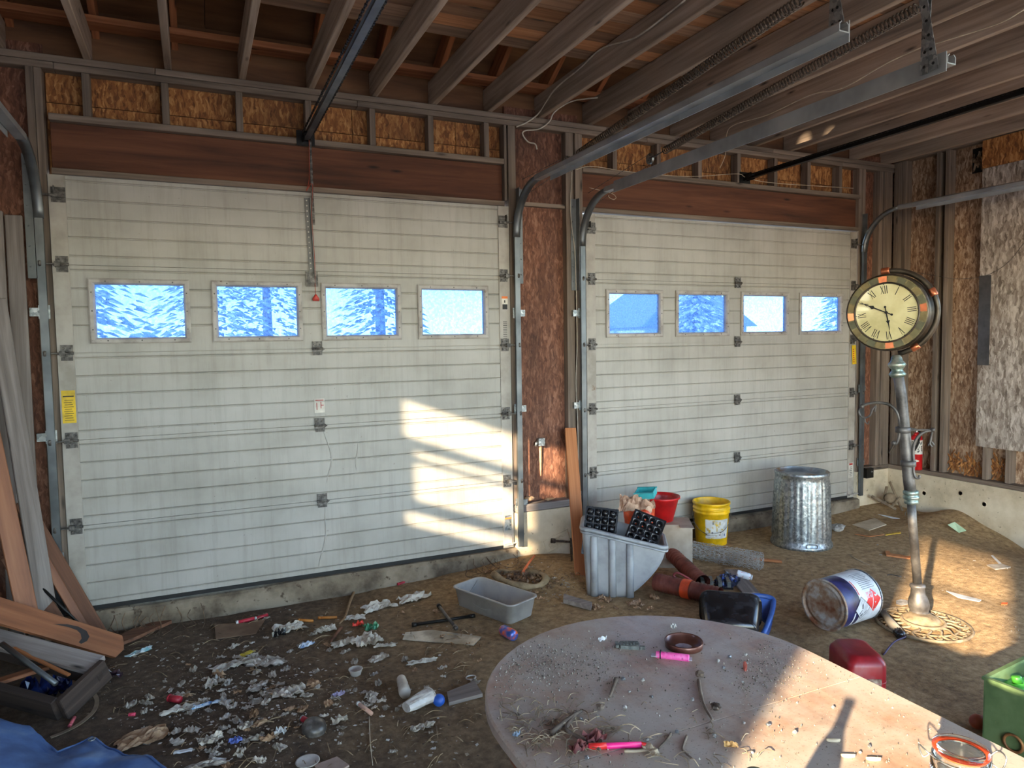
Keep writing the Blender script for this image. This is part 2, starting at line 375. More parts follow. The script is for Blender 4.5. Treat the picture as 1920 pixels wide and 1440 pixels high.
for a, b, z0, z1 in ((-.085, -.045, -.1, 3.288), (-.043, -.004, -.1, 3.288), (2.977, 3.0, 2.713, 3.288), (3.012, 3.075, .335, 3.288), (3.515, 3.585, .3, 3.288), (3.60, 3.668, .3, 3.288),
                     (6.835, 6.88, .25, 3.288), (6.885, 6.93, .25, 3.288), (7.13, 7.18, .25, 3.288), (7.20, 7.32, .25, 3.288)):
    bd('stud', a, b, .0, .09, z0, z1, W['stud'], wf)
bd('stud', -.52, -.48, 0, .09, -.1, 3.288, W['stud'], wf)
# sheathing
for a, b in ((.0, .62), (.62, 1.84), (1.84, 2.62), (2.62, 3.01)):
    slab('osb_panel', a+.002, b-.002, .095, .107, 3.12, 3.45, OSB_O, wf); slab('osb_panel', a+.002, b-.002, .093, .107, 2.7, 3.114, OSB_O, wf)
for a, b in ((3.66, 4.3), (4.3, 5.5), (5.5, 6.85)):
    slab('osb_panel', a+.002, b-.002, .095, .107, 3.12, 3.45, OSB_O, wf); slab('osb_panel', a+.002, b-.002, .093, .107, 2.7, 3.114, OSB_O, wf)
slab('osb_panel', 3.012, 3.66, .062, .09, .3, 2.69, OSB_R, wf); slab('osb_panel', 3.012, 3.66, .07, .1, 2.695, 3.45, OSB_R, wf)
slab('osb_panel', 6.83, 7.45, .075, .107, .2, 3.45, OSB_R, wf)
slab('osb_panel', XL-.1, -.005, .075, .107, -.3, 3.45, OSB_R, wf)
slab('blocking', 3.076, 3.514, .02, .06, 2.69, 2.72, W['stud'], wf)
# rim joist and blocking above the plate
slab('rim_board', XL-.1, XR+.12, .092, .13, 3.371, 3.75, W['ply'], wf)
slab('leak_backing', XL-.1, XR+.2, .108, .116, 2.69, 3.6, W['ply'], wf)  # unseen layer added to stop sky showing through the panel joints
# concrete under the wall
mb = MB(); mb.bx(3.02, 3.505, -.035, .3, -.5, .272); mb.bx(3.505, 3.70, .0, .3, -.5, .295); mb.build('foundation_pier', M_conc, wf)
mb = MB(); mb.bx(6.84, 7.6, -.02, .3, -.5, .245); mb.build('foundation_pier', M_conc, wf)
mb = MB(); mb.bx(XL-.1, .0, -.02, .3, -.5, -.02); mb.build('foundation_pier', M_conc, wf)
def lipz(a): return -.006-.010*max(0, min(1, (a-.2)/.2))*max(0, min(1, (1.3-a)/.2))
for a, b in ((D1[0], 3.02), (3.5, 6.84)):
    mb = MB(); n = 40
    mb.loft([[(a+(b-a)*i/n, -.06-.012*noise.noise(Vector((i*.3, a, 0))), -.5), (a+(b-a)*i/n, -.05-.012*noise.noise(Vector((i*.7, a, 2))), -.03+(.006*noise.noise(Vector((i*.9, 1, a))))),
              (a+(b-a)*i/n, -.03, (lipz(a+(b-a)*i/n) if a < 2 else -.018)), (a+(b-a)*i/n, .3, (lipz(a+(b-a)*i/n) if a < 2 else -.018)), (a+(b-a)*i/n, .3, -.5)] for i in range(n+1)])
    mb.build('door_sill', M_sill, wf)
bd('sill_plate', 3.022, 3.512, -.04, .07, .274, .334, W['greybd'], wf, .008)
bd('sill_plate', 6.84, 7.33, -.01, .09, .247, .285, W['stud'], wf)
# raised letters cast in the pier
def text(name, body, size, M, mat, parent, ext=.002, bold=0, shear=0, align='CENTER'):
    cu = bpy.data.curves.new(name, 'FONT'); cu.body = body; cu.size = size; cu.extrude = ext; cu.align_x = align; cu.align_y = 'CENTER'; cu.shear = shear; cu.offset = bold; cu.resolution_u = 3
    cu.materials.append(mat); return link(name, cu, parent, M=M)
FX = axes((0, 0, 0), (1, 0, 0), (0, 0, 1), (0, -1, 0))       # text standing on a wall that faces the camera
mb = MB(); Mc = TR(3.385, -.035, -.0) @ FX @ RZ(.30)
for p0, p1 in (((-.115, -.055), (.115, -.055)), ((-.115, .055), (.115, .055)), ((-.115, -.055), (-.115, .055)), ((.115, -.055), (.115, .055))): mb.box(((p0[0]+p1[0])/2, (p0[1]+p1[1])/2, .0), (abs(p1[0]-p0[0])+.008, abs(p1[1]-p0[1])+.008, .01), Mc)
mb.build('cast_plate_border', M_conc, wf)
text('cast_letters', 'aTS', .1, TR(3.385, -.036, -.006) @ FX @ RZ(.30), M_conc, wf, .004, .002, -.25)

# ================================================================ garage doors
def gprof(z0, z1, zs):
    """front outline of a stamped steel section between two heights, as (y, z)"""
    p = [(0, z0)]
    for z in zs:
        if z0+.01 < z < z1-.01: p += [(0, z-.009), (-.004, z-.006), (-.004, z-.002), (.006, z+.001), (0, z+.006)]
    return p+[(0, z1)]
def skin(mb, x0, x1, z0, z1, zs, nx=1, wob=None):
    pr = gprof(z0, z1, zs)
    rings = []
    for i in range(nx+1):
        x = x0+(x1-x0)*i/nx; o = wob(x) if wob else 0
        rings.append([(x, y+o*math.sin(PI*(z-z0)/(z1-z0)), z) for y, z in pr]+[(x, .045, z1), (x, .045, z0)])
    mb.loft(rings)
_hinge = {}
def hinge(parent, x, z, end, xdir=1):
    if end not in _hinge:
        mb = MB()
        mb.box((0, -.004, .028), (.066, .004, .045)); mb.box((0, -.004, -.026), (.062, .004, .040))
        mb.lathe([(.0085, -.038), (.0085, .038)], 8, TR(0, -.014, 0) @ RY(PI/2))
        mb.box((0, -.010, .010), (.06, .012, .004)); mb.box((0, -.010, -.009), (.058, .012, .004))
        for sx in (-.018, .018):
            for zz in (.03, -.03): mb.lathe([(.008, 0), (.006, .006)], 6, TR(sx, -.006, zz) @ RX(PI/2))
        mb.prism([(.032, .0), (.052, -.002), (.032, -.02), (.03, .02)], 0, .010, FX)
        if end:
            mb.lathe([(.005, -.06), (.005, .06)], 6, TR(.05, -.03, 0) @ RY(PI/2)); mb.lathe([(.020, -.008), (.023, 0), (.020, .008)], 12, TR(.105, -.04, 0) @ RY(PI/2))
            mb.box((.02, -.022, 0), (.03, .03, .03))
        _hinge[end] = mb.build('hinge', M_iron, parent)
        o = _hinge[end]
    else: o = link('hinge', _hinge[end].data, parent)
    o.location = (x, -.008, z); o.scale = (xdir, 1, 1); return o
def garage_door(name, label, X0, X1, Z0, wins):
    d = struct(name, label); Wd = X1-X0; d.location = (X0, 0, Z0); sh = HD/5
    wb = lambda x: -.006*math.exp(-((x-1.62)/.25)**2)+.004*noise.noise(Vector((x*1.5, X0, 0)))
    for k in range(5):
        z0, z1 = k*sh+.0015, (k+1)*sh-.0015; zs = [z0+.055+i*(sh-.085)/4 for i in range(5)]
        mb = MB()
        if k == 3:
            zt, zb = 2.055, 1.660
            skin(mb, 0, Wd, zt, z1, zs); skin(mb, 0, Wd, z0, zb, zs)
            ed = [0]+[e for w_ in wins for e in (w_[0]-.03, w_[1]+.03)]+[Wd]
            for i in range(0, len(ed), 2): skin(mb, ed[i], ed[i+1], zb, zt, zs)
        else: skin(mb, 0, Wd, z0, z1, zs, 24, wb if k < 3 else None)
        if k: mb.bx(.01, Wd-.01, .02, .044, z0-.012, z0+.004)
        s_ = mb.build('door_section', M_door, d)
        m2 = MB(); m2.bx(0, .088, -.008, .0, z0, z1); m2.bx(Wd-.088, Wd, -.008, .0, z0, z1); m2.build('end_stile', M_stile, s_)
    for a, b in wins:
        zt, zb = 2.022, 1.693; mb = MB()
        def ring(i, y): return [(a-i, y, zb-i), (b+i, y, zb-i), (b+i, y, zt+i), (a-i, y, zt+i)]
        mb.loft([ring(.036, .01), ring(.036, -.014), ring(.028, -.018), ring(.010, -.016), ring(.0, -.004), ring(0, .03), ring(.036, .03), ring(.036, .01)], None, False, False)
        mb.cur = 1
        for i in range(3):
            for zz in (zb-.018, zt+.018): mb.lathe([(.005, 0), (.004, .004)], 6, TR(a+.06+(b-a-.12)*i/2, -.0165, zz) @ RX(PI/2))
        for i in range(3):
            for xx in (a-.018, b+.018): mb.lathe([(.005, 0), (.004, .004)], 6, TR(xx, -.0165, zb+.05+(zt-zb-.1)*i/2) @ RX(PI/2))
        f = mb.build('window_frame', [M_winframe, M_iron], d)
        MB().bx(a-.005, b+.005, .018, .021, zb-.005, zt+.005).build('pane', M_pane, f)
    mb = MB(); mb.bx(0, Wd, -.006, .05, -.004, .022); mb.build('bottom_seal', M_rubber, d)
    for k in range(1, 5):
        hinge(d, .05, k*sh, 1, -1); hinge(d, Wd-.05, k*sh, 1, 1)
        if k != 4 or X0 > 1: hinge(d, Wd/2+.03, k*sh, 0)
    for x, s_ in ((.05, -1), (Wd-.05, 1)):
        mb = MB(); mb.box((0, -.006, -.005), (.075, .004, .09)); mb.box((0, -.018, -.012), (.07, .02, .02)); mb.box((.02*s_, -.02, .02), (.004, .03, .05))
        mb.lathe([(.006, 0), (.006, .09)], 6, TR(.02*s_, -.03, -.012) @ RY(s_*PI/2)); mb.lathe([(.022, -.008), (.022, .008)], 10, TR(.1*s_, -.045, -.012) @ RY(PI/2))
        o = mb.build('top_bracket', M_iron, d); o.location = (x, -.006, HD-.115)
        mb = MB(); mb.box((0, -.006, .06), (.07, .004, .1)); mb.box((0, -.018, .03), (.07, .02, .012)); mb.lathe([(.006, 0), (.006, .09)], 6, TR(.02*s_, -.03, .04) @ RY(s_*PI/2))
        o = mb.build('bottom_bracket', M_winframe, d); o.location = (x, -.006, 0)
    return d
d1 = garage_door('door_1', 'larger white panelled garage door with four blue windows', D1[0], D1[1], D1[2], [(.212, .705), (.906, 1.405), (1.605, 2.10), (2.298, 2.785)])
d2 = garage_door('door_2', 'farther white panelled garage door beside the street clock', D2[0], D2[1], D2[2], [(.225, .725), (.935, 1.455), (1.667, 2.18), (2.387, 2.893)])
# stickers, prints and a crease on the doors
M_yel = plain('yellow_label', (214, 178, 30), .5); M_ink = plain('black_ink', (24, 24, 24), .6); M_wlab = plain('white_label', (206, 200, 188), .6)
M_red = plain('red_print', (170, 44, 34), .55); M_orange = plain('orange_print', (214, 112, 40), .55)
def sticker(parent, name, x, z, wd, ht, bg_, inks, tilt=0, y=-.0085, label=None):
    """inks: (material, x0, x1, z0, z1) in 0..1 of the sticker"""
    mats = [bg_]+[i[0] for i in inks]; mb = MB(); Mx = TR(x, y, z) @ FX @ RZ(tilt)
    mb.box((0, 0, .0004), (wd, ht, .0008), Mx)
    for k, (m_, a, b, c_, e) in enumerate(inks): mb.cur = k+1; mb.box(((a+b)/2*wd-wd/2, (c_+e)/2*ht-ht/2, .0009), ((b-a)*wd, (e-c_)*ht, .0004), Mx)
    o = mb.build(name, mats, parent)
    if label: o['label'] = label
    return o
lines = [(M_ink, .1, .9, .80, .84)]+[(M_ink, .15+.05*(i % 2), .85-.06*(i % 3), .08+i*.068, .095+i*.068) for i in range(10)]
sticker(d1, 'warning_label', .045, 1.276, .072, .20, M_yel, lines, 0, label='yellow warning label with black print')
sticker(d1, 'caution_label', D1[1]-.045, 1.93, .05, .10, M_wlab, [(M_orange, 0, 1, .82, 1), (M_ink, .1, .95, 0, .38), (M_ink, .4, .6, .5, .7)])
sticker(d1, 'instruction_label', D1[1]-.045, 1.72, .055, .20, M_stile, [(M_ink, .2, .8, .1+.07*i, .12+.07*i) for i in range(11)])
sticker(d1, 'paper_note', 1.535, 1.205, .07, .10, M_wlab, [(M_red, .1, .9, .84, .9), (M_red, .2, .27, .2, .7), (M_red, .6, .67, .3, .8), (M_red, .6, .9, .5, .55)], y=-.0065)
sticker(d1, 'caution_label', D1[1]-.045, .20, .055, .12, M_galv, [(M_orange, 0, 1, .75, .85)])
sticker(d2, 'warning_label', D2[1]-D2[0]-.035, 1.45, .055, .19, M_yel, [(M_red, .2, .5, .1+.11*i, .16+.11*i) for i in range(7)], .06, y=-.02, label='yellow hanging warning tag')
sticker(d2, 'instruction_label', D2[1]-D2[0]-.045, .28, .06, .15, M_wlab, [(M_red, .1, .9, .85, .98)]+[(M_ink, .2, .8, .1+.12*i, .13+.12*i) for i in range(6)])
mb = MB()
for pts in ([(1.545, 1.06), (1.57, .98), (1.60, .88), (1.605, .8), (1.575, .7), (1.565, .62)], [(1.555, .52), (1.548, .42), (1.55, .3), (1.53, .2), (1.50, .1), (1.49, .02)], [(1.80, .98), (1.79, .86), (1.775, .78), (1.785, .68)]):
    q = bez([(x, -.003+(.003 if i in (0, len(pts)-1) else 0), z) for i, (x, z) in enumerate(pts)], 6); mb.smooth = True; mb.tube(q, [.001+.006*math.sin(PI*i/(len(q)-1)) for i in range(len(q))], 6)
mb.build('crease', M_door, d1)

# ================================================================ right wall
wr = struct('wall_right', 'stud wall with OSB sheathing over a concrete footing')
for a, b in ((-2.6, .0), (-6.0, -2.6), (YB, -6.0)):
    bd('lower_top_plate', XR, XR+.09, a+.002, b-.002, 3.375, 3.413, W['stud'], wr); bd('upper_top_plate', XR-.003, XR+.09, a+.002, b-.002, 3.414, 3.452, W['stud'], wr)
    bd('sill_plate', XR-.02, XR+.10, a+.002, b-.002, .248, .288, W['stud'], wr)
ys = [-.03, -.075, -.12, -.475, -.565]+[-.975, -1.175]+[-1.6, -2.02, -2.44, -2.86, -3.28, YB+.3]
for y in ys: bd('stud', XR, XR+.09, y-.021, y+.021, .29, 3.374, W['stud'], wr)
for a, b, m_ in ((.1, -.52, OSB_T), (-.52, -1.74, OSB_T), (-1.74, -3.3, OSB_T), (YB+.4, YB-.1, OSB_T)):  # unseen stretch towards the back left open, added to let in fill light
    slab('osb_panel', XR+.092, XR+.104, b+.002, a-.002, .27, 3.46, m_, wr)
o = slab('grey_sheet', XR-.014, XR-.002, -1.9, -.898, .595, 3.12, OSB_G, wr); o['label'] = 'weathered grey sheet nailed over the studs'
o = slab('tan_sheet', XR-.014, XR-.002, -1.9, -.893, 3.123, 3.372, OSB_O, wr)
for a, b in ((-3.3, -1.903),): slab('grey_sheet', XR-.014, XR-.002, a, b, .595, 3.372, OSB_G, wr)
o = slab('metal_strip', XR-.019, XR-.014, -1.0, -.897, 1.345, 2.16, plain('grey_metal_strip', (84, 82, 80), .5, .5), wr)
slab('dark_opening', XR+.088, XR+.091, -.885, -.74, 3.12, 3.345, M_dark, wr)
mb = MB(); rnd = random.Random(3)
for i in range(14): mb.bar((XR+.085, -.75-rnd.random()*.12, 3.13+rnd.random()*.1), (XR+.05+rnd.random()*.03, -.75-rnd.random()*.12, 3.2+rnd.random()*.12), .02, .004)
mb.build('torn_insulation', pm('torn_brown_paper', [(60, 44, 34), (120, 96, 76), (160, 138, 116)], 20, 3, .9), wr)
mb = MB(); mb.bx(XR-.03, 7.7, YB, .0, -.6, .247); mb.build('foundation', M_conc, wr)
mb = MB()
for y, z in ((-.78, .13), (-1.0, .07), (-.42, .06)): mb.lathe([(.026, 0), (.026, .003), (.020, .003), (.018, -.002)], 16, TR(XR-.03, y, z) @ RY(-PI/2))
mb.build('form_tie_mark', M_conc, wr)
# chewed lower edge of the sheathing
mb = MB(); rnd = random.Random(5)
for (ya, yb_) in ((-.90, -.60), (-1.15, -1.0)):
    for i in range(60):
        y = ya+(yb_-ya)*rnd.random(); z = .30+.16*rnd.random(); L = .05+.05*rnd.random(); a = rnd.uniform(-.8, .8)
        mb.bar((XR+.088, y, z), (XR+.07-.02*rnd.random(), y+L*math.sin(a), z+L*math.cos(a)*rnd.choice((1, -1))), .014, .002, (1, 0, 0))
tag(mb.build('splintered_edge', OSB_O, wr), None, None, None, 'stuff')
# ================================================================ left and back walls (with the openings the sun and daylight come through)
wl = struct('wall_left', 'plank wall with two small windows')
SL = W['greybd']
def lwall(y0, y1, z0, z1): slab('wall_board', XL-.1, XL, y0, y1, z0, z1, SL, wl)
def backtr(P):
    t_ = (P[0]-XL)/SUN.x; return (P[1]-SUN.y*t_, P[2]-SUN.z*t_)
ya0, ya1 = -2.68, -1.885       # window that lights the big door
yb0, yb1 = -6.22, -5.46        # window that lights table and clock
za0, za1, zb0, zb1 = 1.435, 2.39, 1.45, 2.60
for a, b in ((ya1, .1), (yb1, ya0), (YB-.1, yb0)): lwall(a, b, -.6, 3.5)
lwall(ya0, ya1, -.6, za0); lwall(ya0, ya1, za1, 3.5); lwall(yb0, yb1, -.6, zb0); lwall(yb0, yb1, zb1, 3.5)
M_sash = plain('window_sash_paint', (150, 146, 138), .6)
mb = MB(); mb.bx(XL-.05, XL-.01, ya0, ya1, 2.02, 2.10); mb.bx(XL-.05, XL-.01, ya0, ya1, 1.93, 1.965); mb.bx(XL-.05, XL-.01, ya0, ya1, 1.545, 1.64)
mb.bx(XL-.05, XL-.01, ya0, ya0+.13, 1.435, 1.93); mb.bx(XL-.05, XL-.01, ya1-.05, ya1, 1.64, 2.02); mb.build('window_sash', M_sash, wl)
mb = MB(); mb.bx(XL-.05, XL-.01, yb0, yb1, 2.455, 2.475); mb.bx(XL-.05, XL-.01, yb0, yb1, 2.515, 2.53); mb.bx(XL-.05, XL-.01, yb0, yb1, 2.20, 2.23); mb.build('window_sash', M_sash, wl)
wb = struct('wall_back', 'back wall with a wide open doorway')
slab('wall_board', XL-.1, .3, YB-.1, YB, -.6, 3.5, SL, wb); slab('wall_board', 5.4, XR+.3, YB-.1, YB, -.6, 3.5, SL, wb); slab('wall_board', .3, 5.4, YB-.1, YB, 2.75, 3.5, SL, wb)
# ================================================================ ceiling: joists, loft planks, rafters, roof
ce = struct('ceiling', 'bare joists with loft planks above')
JX = [.235+.4385*k for k in range(-3, 17)]; JX = [x for x in JX if XL < x < XR+.05]
for i, x in enumerate(JX):
    dz = .004*math.sin(i*2.3); bd('joist', x-.0205, x+.0205, YB+.02, .09, 3.372+dz, 3.556, W['joist'], ce, .004)
bd('joist', 7.30, 7.34, YB+.02, .09, 3.455, 3.6, W['joist'], ce, .004)
rnd = random.Random(11); y = -.70; k = 0
while y > -4.2:
    wd = rnd.choice((.138, .14, .145)); cuts = sorted([XL-.08, XR+.1]+[JX[j] for j in rnd.sample(range(3, len(JX)-2), 2)])
    for a, b in zip(cuts, cuts[1:]): bd('loft_plank', a+.002, b-.002, y-wd, y-.004, 3.558+rnd.random()*.003, 3.58, W['plank'], ce, .002)
    y -= wd; k += 1
slab('loft_deck', XL-.08, XR+.1, YB+.02, y, 3.56, 3.58, W['ply'], ce)
bd('rafter_plate', XL, XR, -.10, .04, 3.558, 3.598, W['rafter'], ce)
sl_ = .55
for x in JX:
    board('rafter', (x+.045, .45, 3.66-.45*sl_), (x+.045, -4.45, 3.66+4.45*sl_), .04, .14, W['rafter'], ce, (0, sl_, 1), .003)
def rpt(x, y, o=0): return (x, y, 3.745+(-y)*sl_+o)
xs = [XL-.35, .9, 2.12, 3.34, 4.56, 5.78, XR+.4]; yr = [.6, -.62, -1.84, -3.06, -4.5]
for a, b in zip(xs, xs[1:]):
    for c_, e in zip(yr, yr[1:]):
        MB().loft([[rpt(a+.002, c_-.002), rpt(b-.002, c_-.002), rpt(b-.002, e+.002), rpt(a+.002, e+.002)], [rpt(a+.002, c_-.002, .02), rpt(b-.002, c_-.002, .02), rpt(b-.002, e+.002, .02), rpt(a+.002, e+.002, .02)]]).build('roof_panel', W['ply'], ce)
MB().loft([[(XL-.35, -4.5, 6.22), (XR+.4, -4.5, 6.22), (XR+.4, -9.6, 3.4), (XL-.35, -9.6, 3.4)], [(XL-.35, -4.5, 6.25), (XR+.4, -4.5, 6.25), (XR+.4, -9.6, 3.43), (XL-.35, -9.6, 3.43)]]).build('roof_panel', W['ply'], ce)
MB().loft([[rpt(XL-.4, .62, .022), rpt(XR+.45, .62, .022), rpt(XR+.45, -4.52, .022), rpt(XL-.4, -4.52, .022)], [rpt(XL-.4, .62, .03), rpt(XR+.45, .62, .03), rpt(XR+.45, -4.52, .03), rpt(XL-.4, -4.52, .03)]]).build('roof_leak_cover', M_dark, ce)  # added over the roof panels to keep daylight out of their gaps
def gable(x, ya, yb_, za=None, zb=None):
    """a board of the gable between two depths, up to the roof unless told otherwise"""
    top = lambda y: 3.63+(.2-y)*2.6/4.7 if y > -4.5 else 6.23-(-4.5-y)*(6.23-3.9)/(-4.5-YB+.1)
    ys_ = [ya]+[-4.5]*(ya > -4.5 > yb_)+[yb_]; lo_ = 3.45 if za is None else za
    pl = [(ya, lo_), (yb_, lo_)]+[(y, top(y) if zb is None else zb) for y in ys_[::-1]]
    MB().loft([[(x, p, q) for p, q in pl], [(x+.03, p, q) for p, q in pl]]).build('gable_board', W['ply'], ce)
gable(XR+.11, .2, YB-.1)
for ya, yb_ in ((.2, -4.29), (-4.36, -4.585), (-4.65, YB-.1)): gable(XL-.06, ya, yb_)
for ya, yb_ in ((-4.29, -4.36), (-4.585, -4.65)): gable(XL-.06, ya, yb_, 3.45, 5.83); gable(XL-.06, ya, yb_, 6.0)
# ================================================================ outside, seen through the door windows
tag(MB().bx(-60, 70, .4, 90, -.5, -.3).build('ground_outside', M_ext), 'bright ground outside the garage', None, None, 'structure')
tag(MB().bx(-60, XL-.12, -60, .4, -.5, -.3).build('ground_outside', M_ext), 'bright ground outside the garage', None, None, 'structure')
tag(MB().bx(7.71, 70, YB-.12, .4, -.5, -.3).build('ground_outside', M_ext), 'bright ground outside the garage', None, None, 'structure')
tag(MB().bx(XL-.12, 70, -60, YB-.12, -.5, -.3).build('ground_outside', M_ext), 'bright ground outside the garage', None, None, 'structure')
# ---------------------------------------------------------------- trees and a house outside
M_leaf = pm('conifer_needles', [(120, 136, 112), (176, 186, 160), (226, 228, 210)], 3.5, 4, .8, vary=.3); M_bark = plain('bark', (80, 66, 54), .9)
def tree(x, y, h, r, seed, label):
    T = thing('conifer_tree', label, 'tree', (x, y, -.3), 0, 'trees outside the door windows')
    MB().lathe([(.22, 0), (.05, h)], 8).build('trunk', M_bark, T); rnd = random.Random(seed); mb = MB()
    for i in range(1700):
        q = rnd.random()**.8; z = .12*h+q*h*.88; R = r*(1-q)*.98+.05; a = rnd.random()*2*PI; rr = R*(.35+.65*rnd.random())
        p = Vector((rr*math.cos(a), rr*math.sin(a), z-.15*rr)); s_ = .20*(.6+rnd.random()*.8)*(1-.5*q)
        d = Vector((math.cos(a), math.sin(a), -.35)); e = Vector((-math.sin(a), math.cos(a), rnd.uniform(-.3, .3)))
        mb.add([p-d*s_*.6-e*s_*.5, p+d*s_, p-d*s_*.5+e*s_*.55, p+Vector((0, 0, s_*.3))], [(0, 1, 3), (1, 2, 3), (0, 3, 2), (0, 2, 1)])
    mb.build('foliage', M_leaf, T)
ti = 0
for x, y, h, r, lb in ((-6.0, 16, 9, 3.0, 'spreading spruce beyond the large door, leftmost through its windows'), (-1.6, 12, 7.5, 2.2, 'dense spruce seen through the first window of the large door'),
        (1.2, 17.5, 9, 2.4, 'pale conifer seen through the second window of the large door'), (3.4, 24, 10, 2.8, 'tall conifer seen through the third window of the large door'),
        (6.4, 18, 8, 2.2, 'conifer seen through the fourth window of the large door'), (10.0, 14, 6.5, 2.0, 'conifer seen between the two doors outside'),
        (13.4, 19, 6.5, 2.0, 'conifer showing in the first window of the far door'), (16.6, 14.5, 5.2, 1.8, 'low conifer showing in the second window of the far door'),
        (28.4, 18, 6.5, 2.6, 'bushy tree showing in the last window of the far door'), (-12, 20, 10, 3.4, 'far conifer at the edge of the outside row'), (36, 24, 8, 3.0, 'outermost tree past the far door')):
    tree(x, y, h, r, ti, lb); ti += 1
M_siding = pm('white_siding', [(214, 214, 212), (232, 232, 230)], 3, 2, .6); M_roof = plain('grey_shingle', (150, 156, 164), .8); M_glass = plain('dark_glass', (90, 110, 134), .1)
H = thing('house', 'white house with a gable roof seen through the far door', 'house', (24.5, 24, -.3))
MB().bx(-3.2, 3.2, 0, 6, 0, 2.6).build('wall', M_siding, H)
MB().loft([[(-3.6, y_, 2.5), (3.6, y_, 2.5), (0, y_, 4.8)] for y_ in (-.4, 6.4)]).build('roof', M_roof, H)
for i in range(3):
    wnd = MB().bx(-1.5+i*1.0, -.65+i*1.0, -.06, .02, 1.0, 2.2).build('window', M_siding, H); MB().bx(-1.42+i*1.0, -.73+i*1.0, -.08, -.05, 1.08, 2.12).build('pane', M_glass, wnd)

# ---------------------------------------------------------------- door tracks
CPROF = [(-.024, -.003), (-.024, .022), (-.012, .030), (-.009, .028), (-.020, .020), (-.020, .001), (.024, .001), (.024, .020), (.013, .028), (.016, .030), (.028, .022), (.028, -.003)]
LPROF = [(-.002, -.003), (.002, -.003), (.002, .05), (-.002, .05)]
M_hrail = pm('bright_rail_steel', [(148, 152, 154), (164, 168, 170), (176, 180, 181)], 4, 3, .42, .55)
M_flag = pm('dull_flag_steel', [(98, 102, 104), (116, 120, 122), (128, 132, 133)], 5, 3, .55, .5)
def track(label, x, zv, zh, yend, side, hang):
    T = thing('door_track', label, 'track', (x, -.058, .0)); R = .36
    path = [(0, 0, .0), (0, 0, zv)]+[Vector((0, -R+R*math.cos(a), zv+R*math.sin(a))) for a in [PI/2*i/12 for i in range(1, 13)]]
    zt = zv+R
    mb = MB(); mb.sweep([(0, 0, .01), (0, 0, zv)], [(a_*.8, b_) for a_, b_ in CPROF]); mb.build('vertical_rail', M_track, T)
    mb = MB(); mb.smooth = True; mb.sweep(path[1:], CPROF); mb.build('curved_rail', M_track, T)
    ye = yend+.058
    mb = MB(); mb.sweep([(0, -R, zt), (0, ye, zt+.0)], [(a*1.0, b*1.25) for a, b in CPROF]); mb.build('horizontal_rail', M_hrail, T)
    mb = MB(); mb.sweep([(side*.03, -R-.15, zt), (side*.03, ye, zt)], [(-.002, -.035), (.002, -.035), (.002, .045), (-.002, .045)]); mb.build('stiffener', M_hrail, T)
    for z in (.35, 1.1, 1.85):
        mb = MB(); mb.bx(-.03, .03, .026, .030, z-.04, z+.04); mb.bx(side*.045-.03, side*.045+.03, .030, .056, z-.025, z+.025); mb.bx(-.004, .004, .0, .03, z-.035, z+.035)
        mb.build('jamb_bracket', M_galv, T)
    mb = MB(); mb.bx(side*.05-.025, side*.05+.025, .052, .056, zv-.35, zt+.02); mb.bx(side*.026-.002, side*.026+.002, .0, .056, zv-.35, zt+.02)
    for i in range(6): mb.lathe([(.006, 0), (.004, .005)], 6, TR(side*.06, .051, zv-.28+i*.12) @ RX(PI/2))
    mb.build('flag_angle', M_flag, T)
    if hang:
        for k, (dx, dy, lean) in enumerate(((side*.04, .03, .02), (side*.045, -.02, -.12))):
            p0 = Vector((dx, ye+.06+dy, zt-.02)); p1 = Vector((dx+lean*.3, ye+.06+dy-lean, 3.50)); b = MB(); b.bar(p0, p1, .036, .003, (1, 0, 0)); n = 13; b.cur = 1
            for i in range(n):
                q = p0.lerp(p1, (i+.5)/n); b.lathe([(.0065, -.0026), (.0065, .0026)], 8, TR(q) @ RY(PI/2))
            b.build('hanger_strap', [M_galv, M_dark], T)
    return T
track('galvanized track at the edge by the leaning boards', -.05, 2.40, 2.76, -3.03, -1, True)
track('galvanized track beside the concrete pier, ending at the first hanger', 3.048, 2.43, 2.79, -3.03, 1, True)
track('galvanized track on the pier side of the far door', 3.63, 2.385, 2.745, -3.06, -1, True)
track('galvanized track of the far door below the side wall', 6.862, 2.46, 2.82, -3.05, 1, True)
